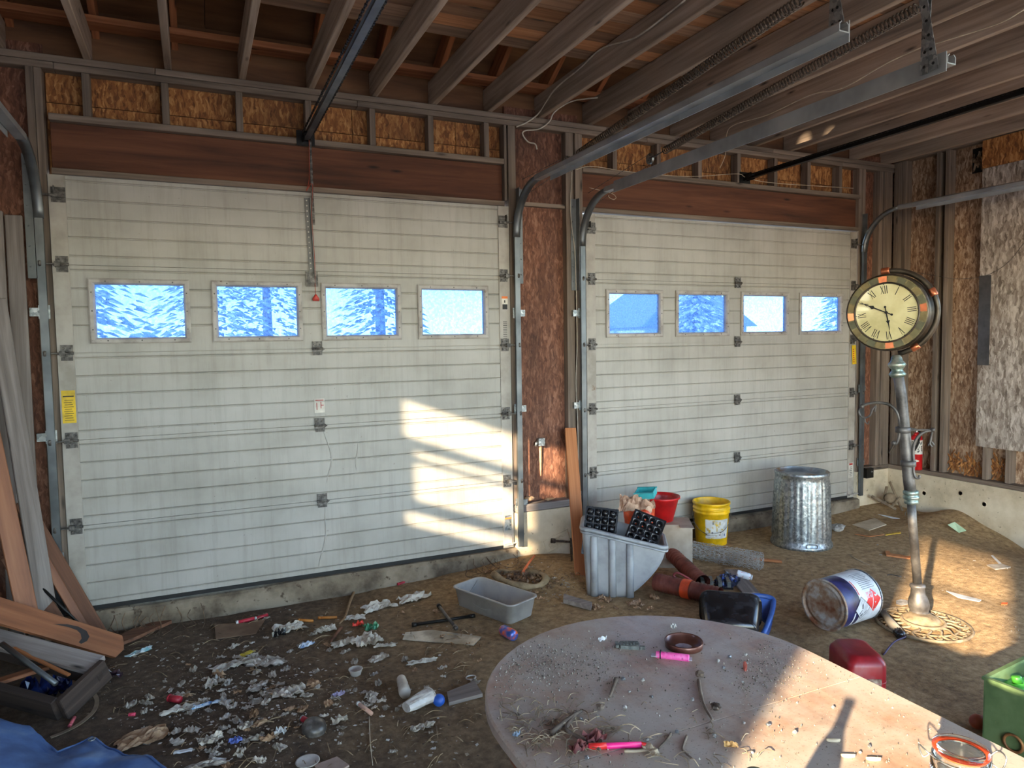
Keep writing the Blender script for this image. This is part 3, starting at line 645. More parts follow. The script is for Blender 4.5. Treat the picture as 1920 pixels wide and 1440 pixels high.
# ---------------------------------------------------------------- springs
def spring(label, p0, p1, pul):
    p0, p1 = Vector(p0), Vector(p1); T = thing('extension_spring', label, 'spring', p0); d = p1-p0; L = d.length; Fm = frame((0, 0, 0), d); Fm = axes((0, 0, 0), Fm.col[0].xyz, Fm.col[1].xyz, Fm.col[2].xyz)
    mb = MB(); mb.smooth = True; n = int(L/.020); pts = []
    for i in range(n*9+1):
        a = 2*PI*i/9; pts.append(Fm @ Vector((L*i/(n*9), .023*math.cos(a), .023*math.sin(a))))
    mb.tube(pts, .0042, 4); mb.build('coil', M_spring, T)
    q = Fm @ Vector((-.16, 0, 0)); mb = MB(); mb.smooth = True
    mb.lathe([(.03, -.008), (.038, -.008), (.030, 0), (.038, .008), (.03, .008)], 16, TR(q) @ RY(PI/2)); mb.lathe([(.006, -.016), (.006, .016)], 8, TR(q) @ RY(PI/2)); mb.build('pulley', M_galv, T)
    mb = MB(); mb.tube([q+Vector((.013, 0, 0)), Fm @ Vector((-.05, 0, 0)), Fm @ Vector((.01, 0, 0))], .004, 5); mb.tube([q-Vector((.013, 0, 0)), Fm @ Vector((-.05, 0, 0))], .004, 5); mb.build('fork', M_iron, T)
    e = Vector(pul)-p0; mb = MB(); mb.tube([q+Vector((0, 0, .036)), e], .002, 4); mb.tube([q-Vector((0, 0, .036)), e+Vector((.02, 0, -.12))], .002, 4); mb.build('cable', M_iron, T)
    mb = MB(); mb.tube([Fm @ Vector((L, 0, 0)), Fm @ Vector((L+.1, 0, 0)), Fm @ Vector((L+.13, 0, .03))], .005, 5); mb.build('hook', M_iron, T)
spring('long coil spring hanging over the track beside the pier', pX(1085, 288, 3.12), pX(1500, 2, 3.12), (3.08, -.1, 2.86))
spring('long coil spring hanging over the far door track', pX(1245, 283, 3.72), pX(1722, 14, 3.72), (3.66, -.1, 2.8))
# ---------------------------------------------------------------- opener rails
def chain(mb, p0, p1, pitch=.026):
    p0, p1 = Vector(p0), Vector(p1); n = int((p1-p0).length/pitch)
    for i in range(n):
        a, b = p0.lerp(p1, i/n), p0.lerp(p1, (i+.75)/n); mb.bar(a, b, .011 if i % 2 else .006, .009, (0, 0, 1))
def opener(label, x, z, y1, mat, rest):
    T = thing('opener_rail', label, 'opener', (x, -.05, z)); e = Vector((0, y1, .02))
    mb = MB(); mb.sweep([(0, .0, 0), e], [(-.018, -.022), (.018, -.022), (.018, -.016), (.004, -.014), (.004, .014), (.014, .018), (-.014, .018), (-.004, .014), (-.004, -.014), (-.018, -.016)]); mb.build('rail', mat, T)
    for sx in (-.034, .036):
        mb = MB(); chain(mb, (sx, -.08, .006), e+Vector((sx, 0, .006))); tag(mb.build('chain', M_blackmetal, T), None, None, None, 'stuff')
    mb = MB(); mb.bx(-.06, .06, .04, .046, -.05, .05); mb.bx(-.022, -.018, -.06, .045, -.03, .03); mb.bx(.018, .022, -.06, .045, -.03, .03); mb.smooth = True
    mb.lathe([(.03, -.012), (.034, 0), (.03, .012)], 14, TR(0, -.05, .006)); mb.build('header_bracket', M_blackmetal, T)
    if rest: rest(T)
M_arm = pm('grey_arm_steel', [(92, 92, 90), (112, 112, 110)], 8, 3, .5, .3)
def arm1(T):
    mb = MB(); a, b = Vector((-.005, .042, -.40)), Vector((.012, .042, -.93)); mb.bar(a, b, .032, .004, (0, -1, 0)); mb.bar(a+Vector((.016, -.012, 0)), b+Vector((.016, -.012, 0)), .003, .028, (0, -1, 0)); mb.cur = 1
    for i in range(15):
        q = a.lerp(b, (i+.5)/15); mb.lathe([(.005, 0), (.005, .003)], 8, TR(q+Vector((-.004, -.0005, 0))) @ RX(PI/2))
    mb.build('perforated_arm', [M_arm, M_wlab], T)
    mb = MB(); mb.bar((.028, .034, -.02), (.034, .03, -.58), .016, .005, (0, -1, 0)); mb.build('lift_arm', M_iron, T)
    mb = MB(); mb.bx(-.03, .05, .03, .046, -1.0, -.90); mb.bx(-.02, .04, .02, .03, -.98, -.93); mb.build('door_bracket', M_iron, T)
    mb = MB(); mb.tube(bez([(.012, -.03, -.03), (.008, .0, -.28), (-.012, .01, -.36), (.03, .01, -.31), (.02, .02, -.52), (.03, .02, -.8), (.028, .022, -1.02), (.03, .02, -1.06)], 5), .0022, 5); mb.build('release_cord', plain('red_cord', (150, 60, 40), .7), T)
    mb = MB(); mb.smooth = True; mb.loft([[(.03+x_*s_, .02+y_*.6, z_) for x_, y_ in circ(.016, 10)] for s_, z_ in ((.3, -1.055), (.9, -1.07), (1.5, -1.085), (1.4, -1.10))]); mb.build('release_handle', plain('red_plastic', (176, 52, 40), .4), T)
opener('galvanized opener rail with chain above the large door', 1.50, 3.03, -2.9, M_track, arm1)
opener('black opener rail with chain above the far door', 5.36, 3.075, -3.6, M_blackmetal, None)
# ---------------------------------------------------------------- wires
M_wire = plain('white_cable', (196, 186, 170), .5); M_thin = plain('thin_pale_wire', (206, 190, 164), .5)
def wire(name, label, pts, r, mat=None, n=8):
    P = [Vector(p) for p in pts]; mb = MB(); mb.smooth = True; mb.tube(bez(P, n), r, 6)
    return tag(mb.build(name, mat or M_wire), label, 'wire')
zj = 3.36
wire('electrical_cable', 'white cable stapled along a joist and dropping to the wall plate', [pX(1285, 0, 3.276), pX(1195, 68, 3.276), pX(1130, 90, 3.276), pX(1085, 130, 3.276), pX(1040, 168, 3.276), py(1012, 210, -.02), py(990, 228, -.012), py(968, 238, -.012)], .006)
wire('electrical_cable', 'white cable end curling on the red panel between the doors', [pX(1120, 183, 3.62), pX(1072, 190, 3.5), pX(1040, 210, 3.4), py(1030, 228, -.02), py(1010, 242, -.02), py(985, 245, -.02), py(980, 252, -.015), py(990, 266, -.015), py(1003, 270, -.015), py(1007, 280, -.015)], .0055)
wire('thin_wire', 'thin pale wire slung under the joists past the hanger', [pX(1920, 18, 4.0), pX(1870, 45, 4.0), pX(1760, 80, 4.0), pX(1730, 88, 4.05), pX(1660, 120, 4.1), pX(1580, 165, 4.2), pX(1520, 178, 4.3), pX(1440, 215, 4.45), pX(1375, 235, 4.6), py(1362, 255, -.3), py(1360, 290, -.06), py(1350, 315, -.03)], .0028, M_thin)
wire('thin_wire', 'thin pale wire running along the header of the far door', [py(1080, 318, -.03), py(1110, 312, -.03), py(1180, 322, -.03), py(1290, 331, -.03), py(1380, 326, -.03), py(1400, 333, -.03), py(1450, 343, -.03), py(1600, 353, -.03)], .0025, M_thin)
wire('thin_wire', 'thin white wire hanging down the studs beside the far track', [py(1072, 322, -.012), py(1070, 400, -.012), py(1078, 475, -.012), py(1080, 540, -.012), py(1082, 640, -.012), py(1080, 720, -.012), py(1083, 790, -.012), py(1084, 860, -.012), py(1082, 920, -.012)], .003, M_wire)
wire('thin_wire', 'loose wire loop hanging by the curve of the far track', [py(1105, 352, -.04), py(1145, 362, -.04), py(1155, 370, -.05), py(1150, 374, -.05), py(1141, 368, -.05), py(1150, 360, -.04), py(1190, 345, -.04)], .002, M_thin)
wire('thin_wire', 'thin wire drooping across the grey sheet on the side wall', [pX(1690, 505, XR-.03), pX(1760, 518, XR-.03), pX(1800, 523, XR-.03), pX(1850, 516, XR-.03), pX(1890, 492, XR-.03), pX(1920, 455, XR-.03)], .0022, M_iron)
# ---------------------------------------------------------------- fittings on the walls
B = py(1012, 828, .058); T = thing('outlet_box', 'small pale electrical box on the red panel above the pier', 'electrical box', (B.x, .06, B.z))
MB().box((0, -.02, 0), (.055, .04, .06)).build('box', M_galv, T); mb = MB(); mb.smooth = True; mb.tube([(-.03, -.02, .0), (-.045, -.03, -.005), (-.05, -.03, -.03)], .012, 8); mb.build('connector', M_galv, T)
mb = MB(); mb.loft([[(x_*s_, -.012+y_*.4*s_, z_) for x_, y_ in circ(.012, 8)] for s_, z_ in ((1, -.03), (.8, -.15), (.2, -.28))]); mb.build('light_streak', pm('pale_light_streak', [(180, 140, 104), (214, 180, 140)], 20, 3, .8), T)  # streak of light below the box, built as a pale tapered piece
B = py(1625, 886, -.02); T = thing('steel_bracket', 'black steel bracket bolted at the foot of the far track', 'bracket', (B.x, -.021, B.z)); MB().box((0, -.02, 0), (.10, .04, .10)).build('plate', M_blackmetal, T); mb = MB(); mb.lathe([(.01, 0), (.008, .01)], 8, TR(.02, -.04, .015) @ RX(PI/2)); mb.build('bolt', M_galv, T)
a, b = Vector((3.35, -.02, .10)), Vector((3.50, -.04, .09)); T = thing('anchor_bolt', 'rusty bolt sticking out along the concrete pier', 'bolt', py(1037, 1014, -.05)); mb = MB(); mb.smooth = True
e = py(1070, 1016, -.06)-py(1037, 1014, -.05); mb.tube([(0, 0, 0), e], .009, 8); mb.build('shaft', M_spring, T); mb = MB(); mb.tube([-e*.1, e*.1], .02, 10); mb.build('nut', M_spring, T)
tag(MB().bar(py(1071, 1010, -.07), pg(1072, 1062)-Vector((0, 0, .05)), .02, .006, (0, -1, 0)).build('steel_stake', M_spring), 'thin rusty steel stake standing against the pier', 'stake')
# ================================================================ oval table
TZ = .60
t = NT('dusty_table_veneer')
g = t.noise(t.co((14, 1.2, 1), rnd=False), 1.6, 5, .6, .4); d_ = t.noise(t.co(rnd=False), 3.2, 6, .7); f_ = t.noise(t.co(rnd=False), 120, 2)
c = t.ramp(g, [(.3, (136, 98, 74)), (.5, (164, 122, 94)), (.7, (184, 144, 114))])
c = t.mix(t.ramp(d_, [(.34, (110, 110, 110)), (.56, (245, 245, 245))]), c, lin((188, 175, 160)))
c = t.mix(t.ramp(f_, [(.60, (0, 0, 0)), (.7, (170, 170, 170))]), c, lin((92, 78, 68)))
d2_ = t.noise(t.co((1, 1, 1), rnd=False), 7.5, 7, .75, .6); c = t.mix(t.ramp(d2_, [(.54, (0, 0, 0)), (.70, (150, 150, 150))]), c, lin((112, 88, 74)))
M_table = t.fin(c, .33); M_tedge = wood('table_edge_wood', (104, 58, 36), (140, 84, 54), (160, 104, 70), rough=.45, knots=False)
TB = thing('oval_table', 'dusty oval wooden table with a leaf seam in the foreground', 'table', (2.01, -3.35, 0))
hw = .56; yc = .0; yend = -1.75
def racetrack(o, ya, yb_, n=28):
    p = []
    if ya is None: p += [( (hw+o)*math.cos(PI*i/n), (hw+o)*math.sin(PI*i/n)) for i in range(n+1)]
    else: p += [(hw+o, ya), (-hw-o, ya)]
    if yb_ is None: p += [(-(hw+o)*math.cos(PI*i/n), -1.3-(hw+o)*math.sin(PI*i/n)) for i in range(n+1)]
    else: p += [(-hw-o, yb_), (hw+o, yb_)]
    return p
for nm, ya, yb_ in (('table_leaf', None, -.186), ('table_leaf', -.19, -1.0), ('table_leaf', -1.004, None)):
    mb = MB(); a, b = racetrack(0, ya, yb_), racetrack(-.006, ya, yb_)
    mb.loft([[(x, y, TZ-.035) for x, y in b], [(x, y, TZ-.03) for x, y in a], [(x, y, TZ-.006) for x, y in a], [(x, y, TZ) for x, y in b]])
    mb.build(nm, M_table, TB)
mb = MB(); a = racetrack(-.05, None, None); b = racetrack(-.07, None, None); mb.loft([[(x, y, TZ-.036) for x, y in a], [(x, y, TZ-.12) for x, y in a], [(x, y, TZ-.12) for x, y in b], [(x, y, TZ-.036) for x, y in b]], None, True, False); mb.build('apron', M_tedge, TB)
for x, y in ((-.42, .08), (.42, .08), (-.42, -1.38), (.42, -1.38)):
    g0 = gz(2.01+x, -3.35+y); mb = MB(); mb.smooth = True; h = TZ-.12-g0
    mb.lathe([(.018, 0), (.026, .03*h), (.022, .08*h), (.03, .14*h), (.036, .4*h), (.040, .62*h), (.026, .72*h), (.034, .76*h), (.026, .8*h), (.036, .84*h), (.036, h+.02)], 16, TR(x, y, g0)); mb.build('leg', M_tedge, TB)

# ================================================================ street clock
PB = Vector((4.79, -2.16, gz(4.79, -2.16)))
pole = [Vector(p) for p in ((4.801, -2.15, -.09), (4.795, -2.138, .093), (4.776, -2.111, .469), (4.77, -2.102, .636), (4.762, -2.091, .735), (4.734, -2.05, 1.265), (4.719, -2.029, 1.43), (4.717, -2.026, 1.49))]
M_pole = pm('tarnished_pole_metal', [(70, 66, 63), (96, 92, 88), (122, 117, 112)], 9, 5, .5, .55); M_verd = pm('verdigris_brass', [(104, 122, 112), (140, 156, 146), (180, 176, 160)], 22, 4, .4, .7)
M_copper = plain('copper', (206, 122, 86), .3, .8); M_drum = pm('dark_bronze', [(52, 46, 40), (80, 72, 62), (96, 88, 78)], 8, 4, .4, .7)
CK = thing('street_clock', 'leaning street clock on a tall ornate metal post', 'clock', PB)
def L_(p): return Vector(p)-PB
mb = MB(); mb.smooth = True; mb.tube([L_(pole[1]), L_(pole[2]), L_(pole[3])], .0255, 14); mb.build('lower_post', M_pole, CK)
mb = MB(); mb.smooth = True; mb.tube([L_(p) for p in pole[3:7]], [.034, .034, .032, .030], 14); mb.build('upper_post', M_pole, CK)
mb = MB(); mb.smooth = True; ax = frame(pole[2], pole[3]); z_ = (pole[3]-pole[2]).normalized(); Mv = axes(L_(pole[3])-z_*.05, z_.orthogonal().normalized(), z_.cross(z_.orthogonal().normalized()), z_)
mb.lathe([(.026, 0), (.040, .004), (.040, .022), (.034, .026), (.046, .036), (.046, .05), (.036, .056), (.044, .064), (.044, .08), (.036, .088)], 18, Mv); mb.build('coupling', M_verd, CK)
mb = MB(); mb.smooth = True; z_ = (pole[1]-pole[0]).normalized(); Mv = axes(L_(pole[0]), (1, 0, 0), z_.cross(Vector((1, 0, 0))), z_)
mb.lathe([(.085, -.06), (.07, -.03), (.05, -.012), (.056, .0), (.052, .012), (.056, .022), (.06, .05), (.054, .085), (.042, .115), (.038, .15), (.044, .158), (.044, .172), (.03, .18)], 20, Mv); mb.build('vase_foot', M_pole, CK)
# openwork cast base
M_cast = pm('dusty_cast_iron', [(104, 90, 70), (140, 122, 96), (160, 142, 114)], 14, 4, .8, .2, bump=.3)
mb = MB(); mb.smooth = True; bc = L_((4.745, -2.215, 0)); bz = -.0
def bpt(r, a, z): return Vector((bc.x+r*math.cos(a), bc.y+r*math.sin(a), z+.015*(.25-r)/.25))
mb.tube([bpt(.255, 2*PI*i/40, .012) for i in range(40)], .010, 6, closed=True); mb.tube([bpt(.115, 2*PI*i/30, .022) for i in range(30)], .012, 6, closed=True); mb.tube([bpt(.19, 2*PI*i/36, .014) for i in range(36)], .006, 6, closed=True)
for k in range(16):
    a0 = 2*PI*k/16; mb.tube(bez([bpt(.11, a0, .02), bpt(.15, a0+.10, .022), bpt(.20, a0-.06, .018), bpt(.25, a0+.08, .012)], 4), .007, 5)
    mb.tube(bez([bpt(.205, a0+.2, .016), bpt(.225, a0+.27, .018), bpt(.24, a0+.2, .016), bpt(.225, a0+.13, .016)], 3), .005, 5)
mb.lathe([(.12, .0), (.115, .03), (.085, .045), (.06, .06)], 24, TR(bc.x*.5, bc.y*.5, 0)); mb.build('cast_base', M_cast, CK)
# clock head
vd = Vector((CAM.x-4.69, CAM.y+2.0, 0)).normalized(); al = math.radians(14); rt = Vector((-vd.y, vd.x, 0))
if rt.dot(_r) < 0: rt = -rt
nrm = (math.cos(al)*vd-math.sin(al)*rt).normalized(); ri = (math.cos(al)*rt+math.sin(al)*vd).normalized(); up = Vector((0, 0, 1))
ro = math.radians(-6.2); ri2 = math.cos(ro)*ri+math.sin(ro)*up*-1*-1; ri2 = (math.cos(.108)*ri+math.sin(.108)*up); up2 = (-math.sin(.108)*ri+math.cos(.108)*up)
HC = Vector((4.682, -1.978, 1.775)); CM = axes(L_(HC), ri2, up2, nrm)
mb = MB(); mb.smooth = True; mb.lathe([(.02, -.16), (.20, -.155), (.232, -.14), (.238, -.125), (.222, -.12), (.222, -.03), (.236, -.025), (.24, -.01), (.236, .004), (.228, .008)], 48, CM, True, False); mb.build('drum', M_drum, CK)
mb = MB(); mb.lathe([(.228, .007), (.226, .010), (.185, .010), (.184, .006)], 48, CM, False, False)
ring = mb.build('mosaic_ring', pm('stone_mosaic', [(92, 84, 56), (124, 112, 74), (150, 138, 96)], 26, 3, .55), CK)
for k in range(24):
    a0 = 2*PI*k/24+.02; a1 = a0+2*PI/24-.04; mb = MB(); kk = k % 6
    mb.loft([[(r*math.cos(a), r*math.sin(a), z) for r, a in ((.188, a0), (.224, a0), (.2245, (a0+a1)/2), (.224, a1), (.188, a1), (.1885, (a0+a1)/2))] for z in (.0105, .0128)], CM @ RZ(-2*PI/48))
    mb.build('mosaic_tile', M_copper if kk == 0 else [plain('slate_tile_a', (112, 104, 70), .6), plain('slate_tile_b', (96, 94, 70), .6), plain('slate_tile_c', (128, 112, 72), .6)][k % 3], ring)
mb = MB(); mb.smooth = True; mb.tube([CM @ Vector((.183*math.cos(2*PI*i/48), .183*math.sin(2*PI*i/48), .010)) for i in range(48)], .006, 8, closed=True); mb.build('inner_bezel', M_drum, CK)
mb = MB(); mb.lathe([(.0001, .004), (.184, .004)], 48, CM, False, False); mb.build('dial', pm('aged_cream_dial', [(196, 184, 128), (212, 200, 146), (222, 212, 162)], 5, 4, .35, Coat_Weight=.4), CK)
roman = ['XII', 'I', 'II', 'III', 'IIII', 'V', 'VI', 'VII', 'VIII', 'IX', 'X', 'XI']
def stroke(mb, x0, y0, x1, y1, th, Mx): mb.bar(Mx @ Vector((x0, y0, .0)), Mx @ Vector((x1, y1, 0)), th, .0006, CM.to_3x3() @ Vector((0, 0, 1)))
for h, s_ in enumerate(roman):
    mb = MB()
    a = -2*PI*h/12; Mx = CM @ RZ(a) @ TR(0, .142, .0048); wds = {'I': .011, 'V': .021, 'X': .021}; tw = sum(wds[q] for q in s_); x = -tw/2; hh = .025
    for q in s_:
        w_ = wds[q]; m_ = x+w_/2
        if q == 'I': stroke(mb, m_, -hh, m_, hh, .0042, Mx)
        elif q == 'V': stroke(mb, m_-.008, hh, m_, -hh, .0042, Mx); stroke(mb, m_+.008, hh, m_, -hh, .002, Mx)
        else: stroke(mb, m_-.008, hh, m_+.008, -hh, .0042, Mx); stroke(mb, m_+.008, hh, m_-.008, -hh, .002, Mx)
        x += w_
    mb.build('numeral', M_ink, CK); mb = MB(); mb.lathe([(.003, 0), (.003, .0006)], 8, CM @ RZ(a) @ TR(0, .175, .0045)); mb.build('minute_dot', M_ink, CK)
def hand(nm, ang, L, sp, z, tail):
    mb = MB(); Mx = CM @ RZ(-ang) @ TR(0, 0, z)
    mb.prism([(-.003, -tail), (.003, -tail), (.0035, L*.45), (.012, sp), (.0035, sp+.02), (.001, L), (-.001, L), (-.0035, sp+.02), (-.012, sp), (-.0035, L*.45)], 0, .0015, Mx); mb.lathe([(.007, 0), (.007, .0015)], 12, Mx @ TR(0, -tail, 0)); mb.lathe([(.009, 0), (.009, .002)], 12, Mx); mb.build(nm, M_ink, CK)
hand('hour_hand', 2*PI*5.83/12, .115, .05, .008, .035); hand('minute_hand', 2*PI*50/60, .165, .085, .010, .035)
# yoke round the head, caps and copper bands
mb = MB(); mb.smooth = True
yk = [CM @ Vector((.262*math.cos(a), .262*math.sin(a), -.075)) for a in [math.radians(-84+172*i/30) for i in range(31)]]
mb.tube(yk, .017, 10); mb.build('yoke', M_drum, CK)
def bandat(nm, a, r, mat):
    mb = MB(); mb.smooth = True; p = CM @ Vector((.262*math.cos(a), .262*math.sin(a), -.075)); tt = (CM.to_3x3() @ Vector((-math.sin(a), math.cos(a), 0))).normalized()
    mb.tube([p-tt*.024, p-tt*.018, p+tt*.018, p+tt*.024], [r*.9, r, r, r*.9], 12); mb.build(nm, mat, CK)
bandat('copper_band', math.radians(20), .022, M_copper); bandat('copper_cap', math.radians(90), .024, M_copper); bandat('copper_band', math.radians(-62), .02, M_copper)
mb = MB(); mb.smooth = True; z_ = (Vector(pole[7])-pole[6]).normalized(); q = z_.orthogonal().normalized(); Mv = axes(L_(pole[6])-z_*.06, q, z_.cross(q), z_)
mb.lathe([(.03, 0), (.044, .012), (.050, .022), (.038, .036), (.030, .05), (.042, .065), (.052, .08), (.046, .092), (.034, .104), (.030, .125), (.02, .14)], 18, Mv); mb.build('leafed_capital', M_verd, CK)
def arm(nm, pts, r, mat=M_pole, n=6):
    mb = MB(); mb.smooth = True; q = bez([L_(p) for p in pts], n); mb.tube(q, r, 8); return mb.build(nm, mat, CK)
V_ = lambda u, v: (lambda d: CAM+d*(((PB-CAM).dot(Vector((PB.x-CAM.x, PB.y-CAM.y, 0))))/d.dot(Vector((PB.x-CAM.x, PB.y-CAM.y, 0)))))(ray(u, v))
arm('scroll_arm', [V_(1690, 806), V_(1684, 778), V_(1670, 760), V_(1648, 755), V_(1628, 757), V_(1616, 762)], .009)
arm('scroll_arm', [V_(1616, 762), V_(1610, 770), V_(1614, 780), V_(1624, 783), V_(1632, 778), V_(1636, 768), V_(1642, 762), V_(1640, 772)], .006)
arm('scroll_arm', [V_(1622, 783), V_(1622, 790), V_(1627, 795), V_(1629, 790)], .004)
arm('scroll_arm', [V_(1686, 806), V_(1686, 818), V_(1682, 830), V_(1676, 834)], .009); arm('drop_finial', [V_(1676, 834), V_(1672, 842), V_(1667, 850)], .008, M_drum)
arm('scroll_arm', [V_(1714, 873), V_(1712, 850), V_(1714, 833), V_(1722, 818), V_(1736, 809), V_(1750, 807)], .009)
arm('scroll_arm', [V_(1713, 870), V_(1713, 885), V_(1717, 895), V_(1723, 896), V_(1724, 891)], .008); arm('scroll_arm', [V_(1748, 808), V_(1746, 820), V_(1744, 832), V_(1748, 838)], .006)
arm('scroll_arm', [V_(1740, 836), V_(1746, 828), V_(1752, 836)], .005); arm('tie_bar', [V_(1690, 806), V_(1720, 806), V_(1750, 806)], .006)
for u, v, r in ((1616, 762, .015), (1676, 831, .016), (1749, 806, .014)):
    mb = MB(); mb.smooth = True; mb.ball(L_(V_(u, v)), r); mb.build('knob', M_pole, CK)
for u, v in ((1693, 806), (1703, 869)):
    mb = MB(); mb.smooth = True; p = L_(V_(u, v)); mb.lathe([(.036, -.018), (.044, -.015), (.044, .015), (.036, .018)], 16, TR(p)); mb.build('post_collar', M_pole, CK)

# ================================================================ galvanized trash can, upside down
CB = Vector((5.46, -.60, 0)); CB.z = gz(CB.x, CB.y)-.004
CN = thing('trash_can', 'upturned ribbed galvanized trash can by the far door', 'trash can', CB, .3)
mb = MB(); mb.smooth = True; n = 112; rings = []
for z, r, k in ((0, .245, 0), (.012, .252, 0), (.03, .250, 0), (.045, .240, 0), (.075, .236, .0), (.095, .235, 1), (.55, .218, 1), (.575, .216, 0), (.60, .215, 0), (.615, .221, 0), (.63, .223, 0), (.64, .218, 0)):
    rings.append([((r+k*.007*max(-.3, math.sin(28*2*PI*j/n)))*math.cos(2*PI*j/n), (r+k*.007*max(-.3, math.sin(28*2*PI*j/n)))*math.sin(2*PI*j/n), z) for j in range(n)])
mb.loft(rings, None, False, False); mb.build('body', M_galv, CN)
mb = MB(); mb.smooth = True; mb.lathe([(.217, .638), (.208, .61), (.15, .598), (.05, .615), (.0001, .61)], 40, None, False, False); mb.build('bottom_panel', pm('rust_rimmed_galvanized', [(128, 136, 142), (160, 168, 174), (150, 120, 90)], 5, 4, .4, .7), CN)
mb = MB(); mb.smooth = True; a = math.radians(-118)-.3; Mh = RZ(a) @ TR(.248, 0, .05) @ RY(PI/2-.05); mb.tube([Mh @ Vector((y_, x_, .01)) for x_, y_ in rrect(.09, .032, .014)], .0035, 6, closed=True); mb.build('handle', M_iron, CN)
# ================================================================ yellow bucket
KB = Vector((4.80, -.225, 0)); KB.z = gz(KB.x, KB.y)-.004
BK = thing('plastic_bucket', 'yellow plastic bucket with a torn label and wire handle', 'bucket', KB)
M_by = plain('yellow_plastic', (226, 176, 18), .4)
mb = MB(); mb.smooth = True; mb.lathe([(.128, 0), (.131, .005), (.148, .275), (.156, .277), (.156, .287), (.149, .289), (.150, .305), (.158, .307), (.158, .317), (.151, .319), (.152, .35), (.160, .352), (.160, .368), (.150, .37), (.147, .365), (.127, .012), (.0001, .010)], 40); mb.build('body', M_by, BK)
camdir = math.atan2(CAM.y-KB.y, CAM.x-KB.x)
def cylpatch(mb, a0, a1, z0, z1, rf, n=8, th=.0012):
    mb.loft([[(( rf(z)+th)*math.cos(a0+(a1-a0)*i/n), (rf(z)+th)*math.sin(a0+(a1-a0)*i/n), z) for z in (z0, z1)]+[((rf(z)-.001)*math.cos(a0+(a1-a0)*i/n), (rf(z)-.001)*math.sin(a0+(a1-a0)*i/n), z) for z in (z1, z0)] for i in range(n+1)])
rf = lambda z: .131+.017*z/.27
mb = MB(); cylpatch(mb, camdir-.35, camdir+1.15, .07, .235, rf, 14); lab = mb.build('label', pm('torn_white_label', [(170, 168, 160), (200, 196, 186), (214, 210, 200)], 10, 3, .7, spots=(12, (206, 168, 40), .58)), BK); lab['label'] = 'torn white label with yellow print'
rnd = random.Random(9)
mb = MB()
for i in range(12): a = camdir-.3+rnd.random()*1.3; z = .08+rnd.random()*.14; cylpatch(mb, a, a+.05+.1*rnd.random(), z, z+.006+.03*rnd.random(), rf, 3, .0018)
mb.build('label_print', pm('label_print_ink', [(70, 90, 130), (196, 160, 50), (110, 106, 100)], 9, 2, .6), lab)
mb = MB(); mb.smooth = True; e1, e2 = camdir-PI/2, camdir+PI/2
hp = [Vector((.163*math.cos(e1+PI*i/14), .163*math.sin(e1+PI*i/14), .27-.16*math.sin(PI*i/14))) for i in range(15)]; mb.tube(hp, .0028, 6); hd = mb.build('wire_handle', M_iron, BK)
mb = MB(); mb.smooth = True; mb.tube(hp[6:10], .009, 8); mb.build('grip', M_wlab, hd)
# ================================================================ grey bin with plug trays
BB = Vector((3.15, -.85, 0)); BB.z = gz(3.35, -.98)-.01; ba = math.atan2(-.54, .84)
GB = thing('storage_bin', 'grey ribbed plastic bin with a sloping front, holding black trays', 'bin', BB, ba)
M_bin = pm('grey_bin_plastic', [(140, 142, 144), (160, 162, 164), (170, 172, 173)], 5, 4, .45, spots=(9, (120, 110, 98), .7))
def zt(u): return .50-.0*u if u < .12 else .50-.36*(u-.12)*.75
def binring(u0, u1, d0, d1, zf, r=.05, n=6): return [(x+(u0+u1)/2, y+(d0+d1)/2, zf(x+(u0+u1)/2)) for x, y in rrect(u1-u0, d1-d0, r, n)]
rg = []
for k in range(9):
    q = k/8; e = q**1.0; u1 = .31+.255*(math.sin(q*PI/2)**.8 if q > 0 else 0); rg.append(binring(.02-.03*q, u1, .03-.03*q, .30+.05*q, lambda u, q=q: .006+q*(zt(u)-.006)))
inner = [[(x*.965+.01, .165+(y-.165)*.94, max(z, .02)) for x, y, z in r_] for r_ in rg]
mb = MB(); mb.smooth = True; mb.loft(rg+inner[::-1], None, True, True); body = mb.build('body', M_bin, GB)
mb = MB(); mb.smooth = True; mb.tube([(x*1.012-.003, .165+(y-.165)*1.04, z-.012) for x, y, z in rg[-1]], .014, 8, closed=True); mb.tube([(x*1.02-.003, .165+(y-.165)*1.07, z-.035) for x, y, z in rg[-1]], .008, 6, closed=True); mb.build('rim', M_bin, GB)
for u in (.075, .20, .32):
    mb = MB(); mb.smooth = True
    pr = lambda d: [Vector((u+d*.5-.01*(1-q), -.004+.03*(1-q), .01+q*(zt(u)-.05))) for q in (0, .5, 1)]
    mb.loft([[(u-.028+.004*q, .028-.03*q, z), (u-.016, .010-.03*q, z), (u+.016, .010-.03*q, z), (u+.028-.004*q, .028-.03*q, z), (u, .05-.03*q, z)] for q, z in ((0.02, .012), (.5, .5*zt(u)), (.9, .88*zt(u)))]); mb.build('rib', M_bin, GB)
M_blk = pm('glossy_black_plastic', [(18, 18, 20), (28, 28, 31), (40, 40, 44)], 10, 3, .22)
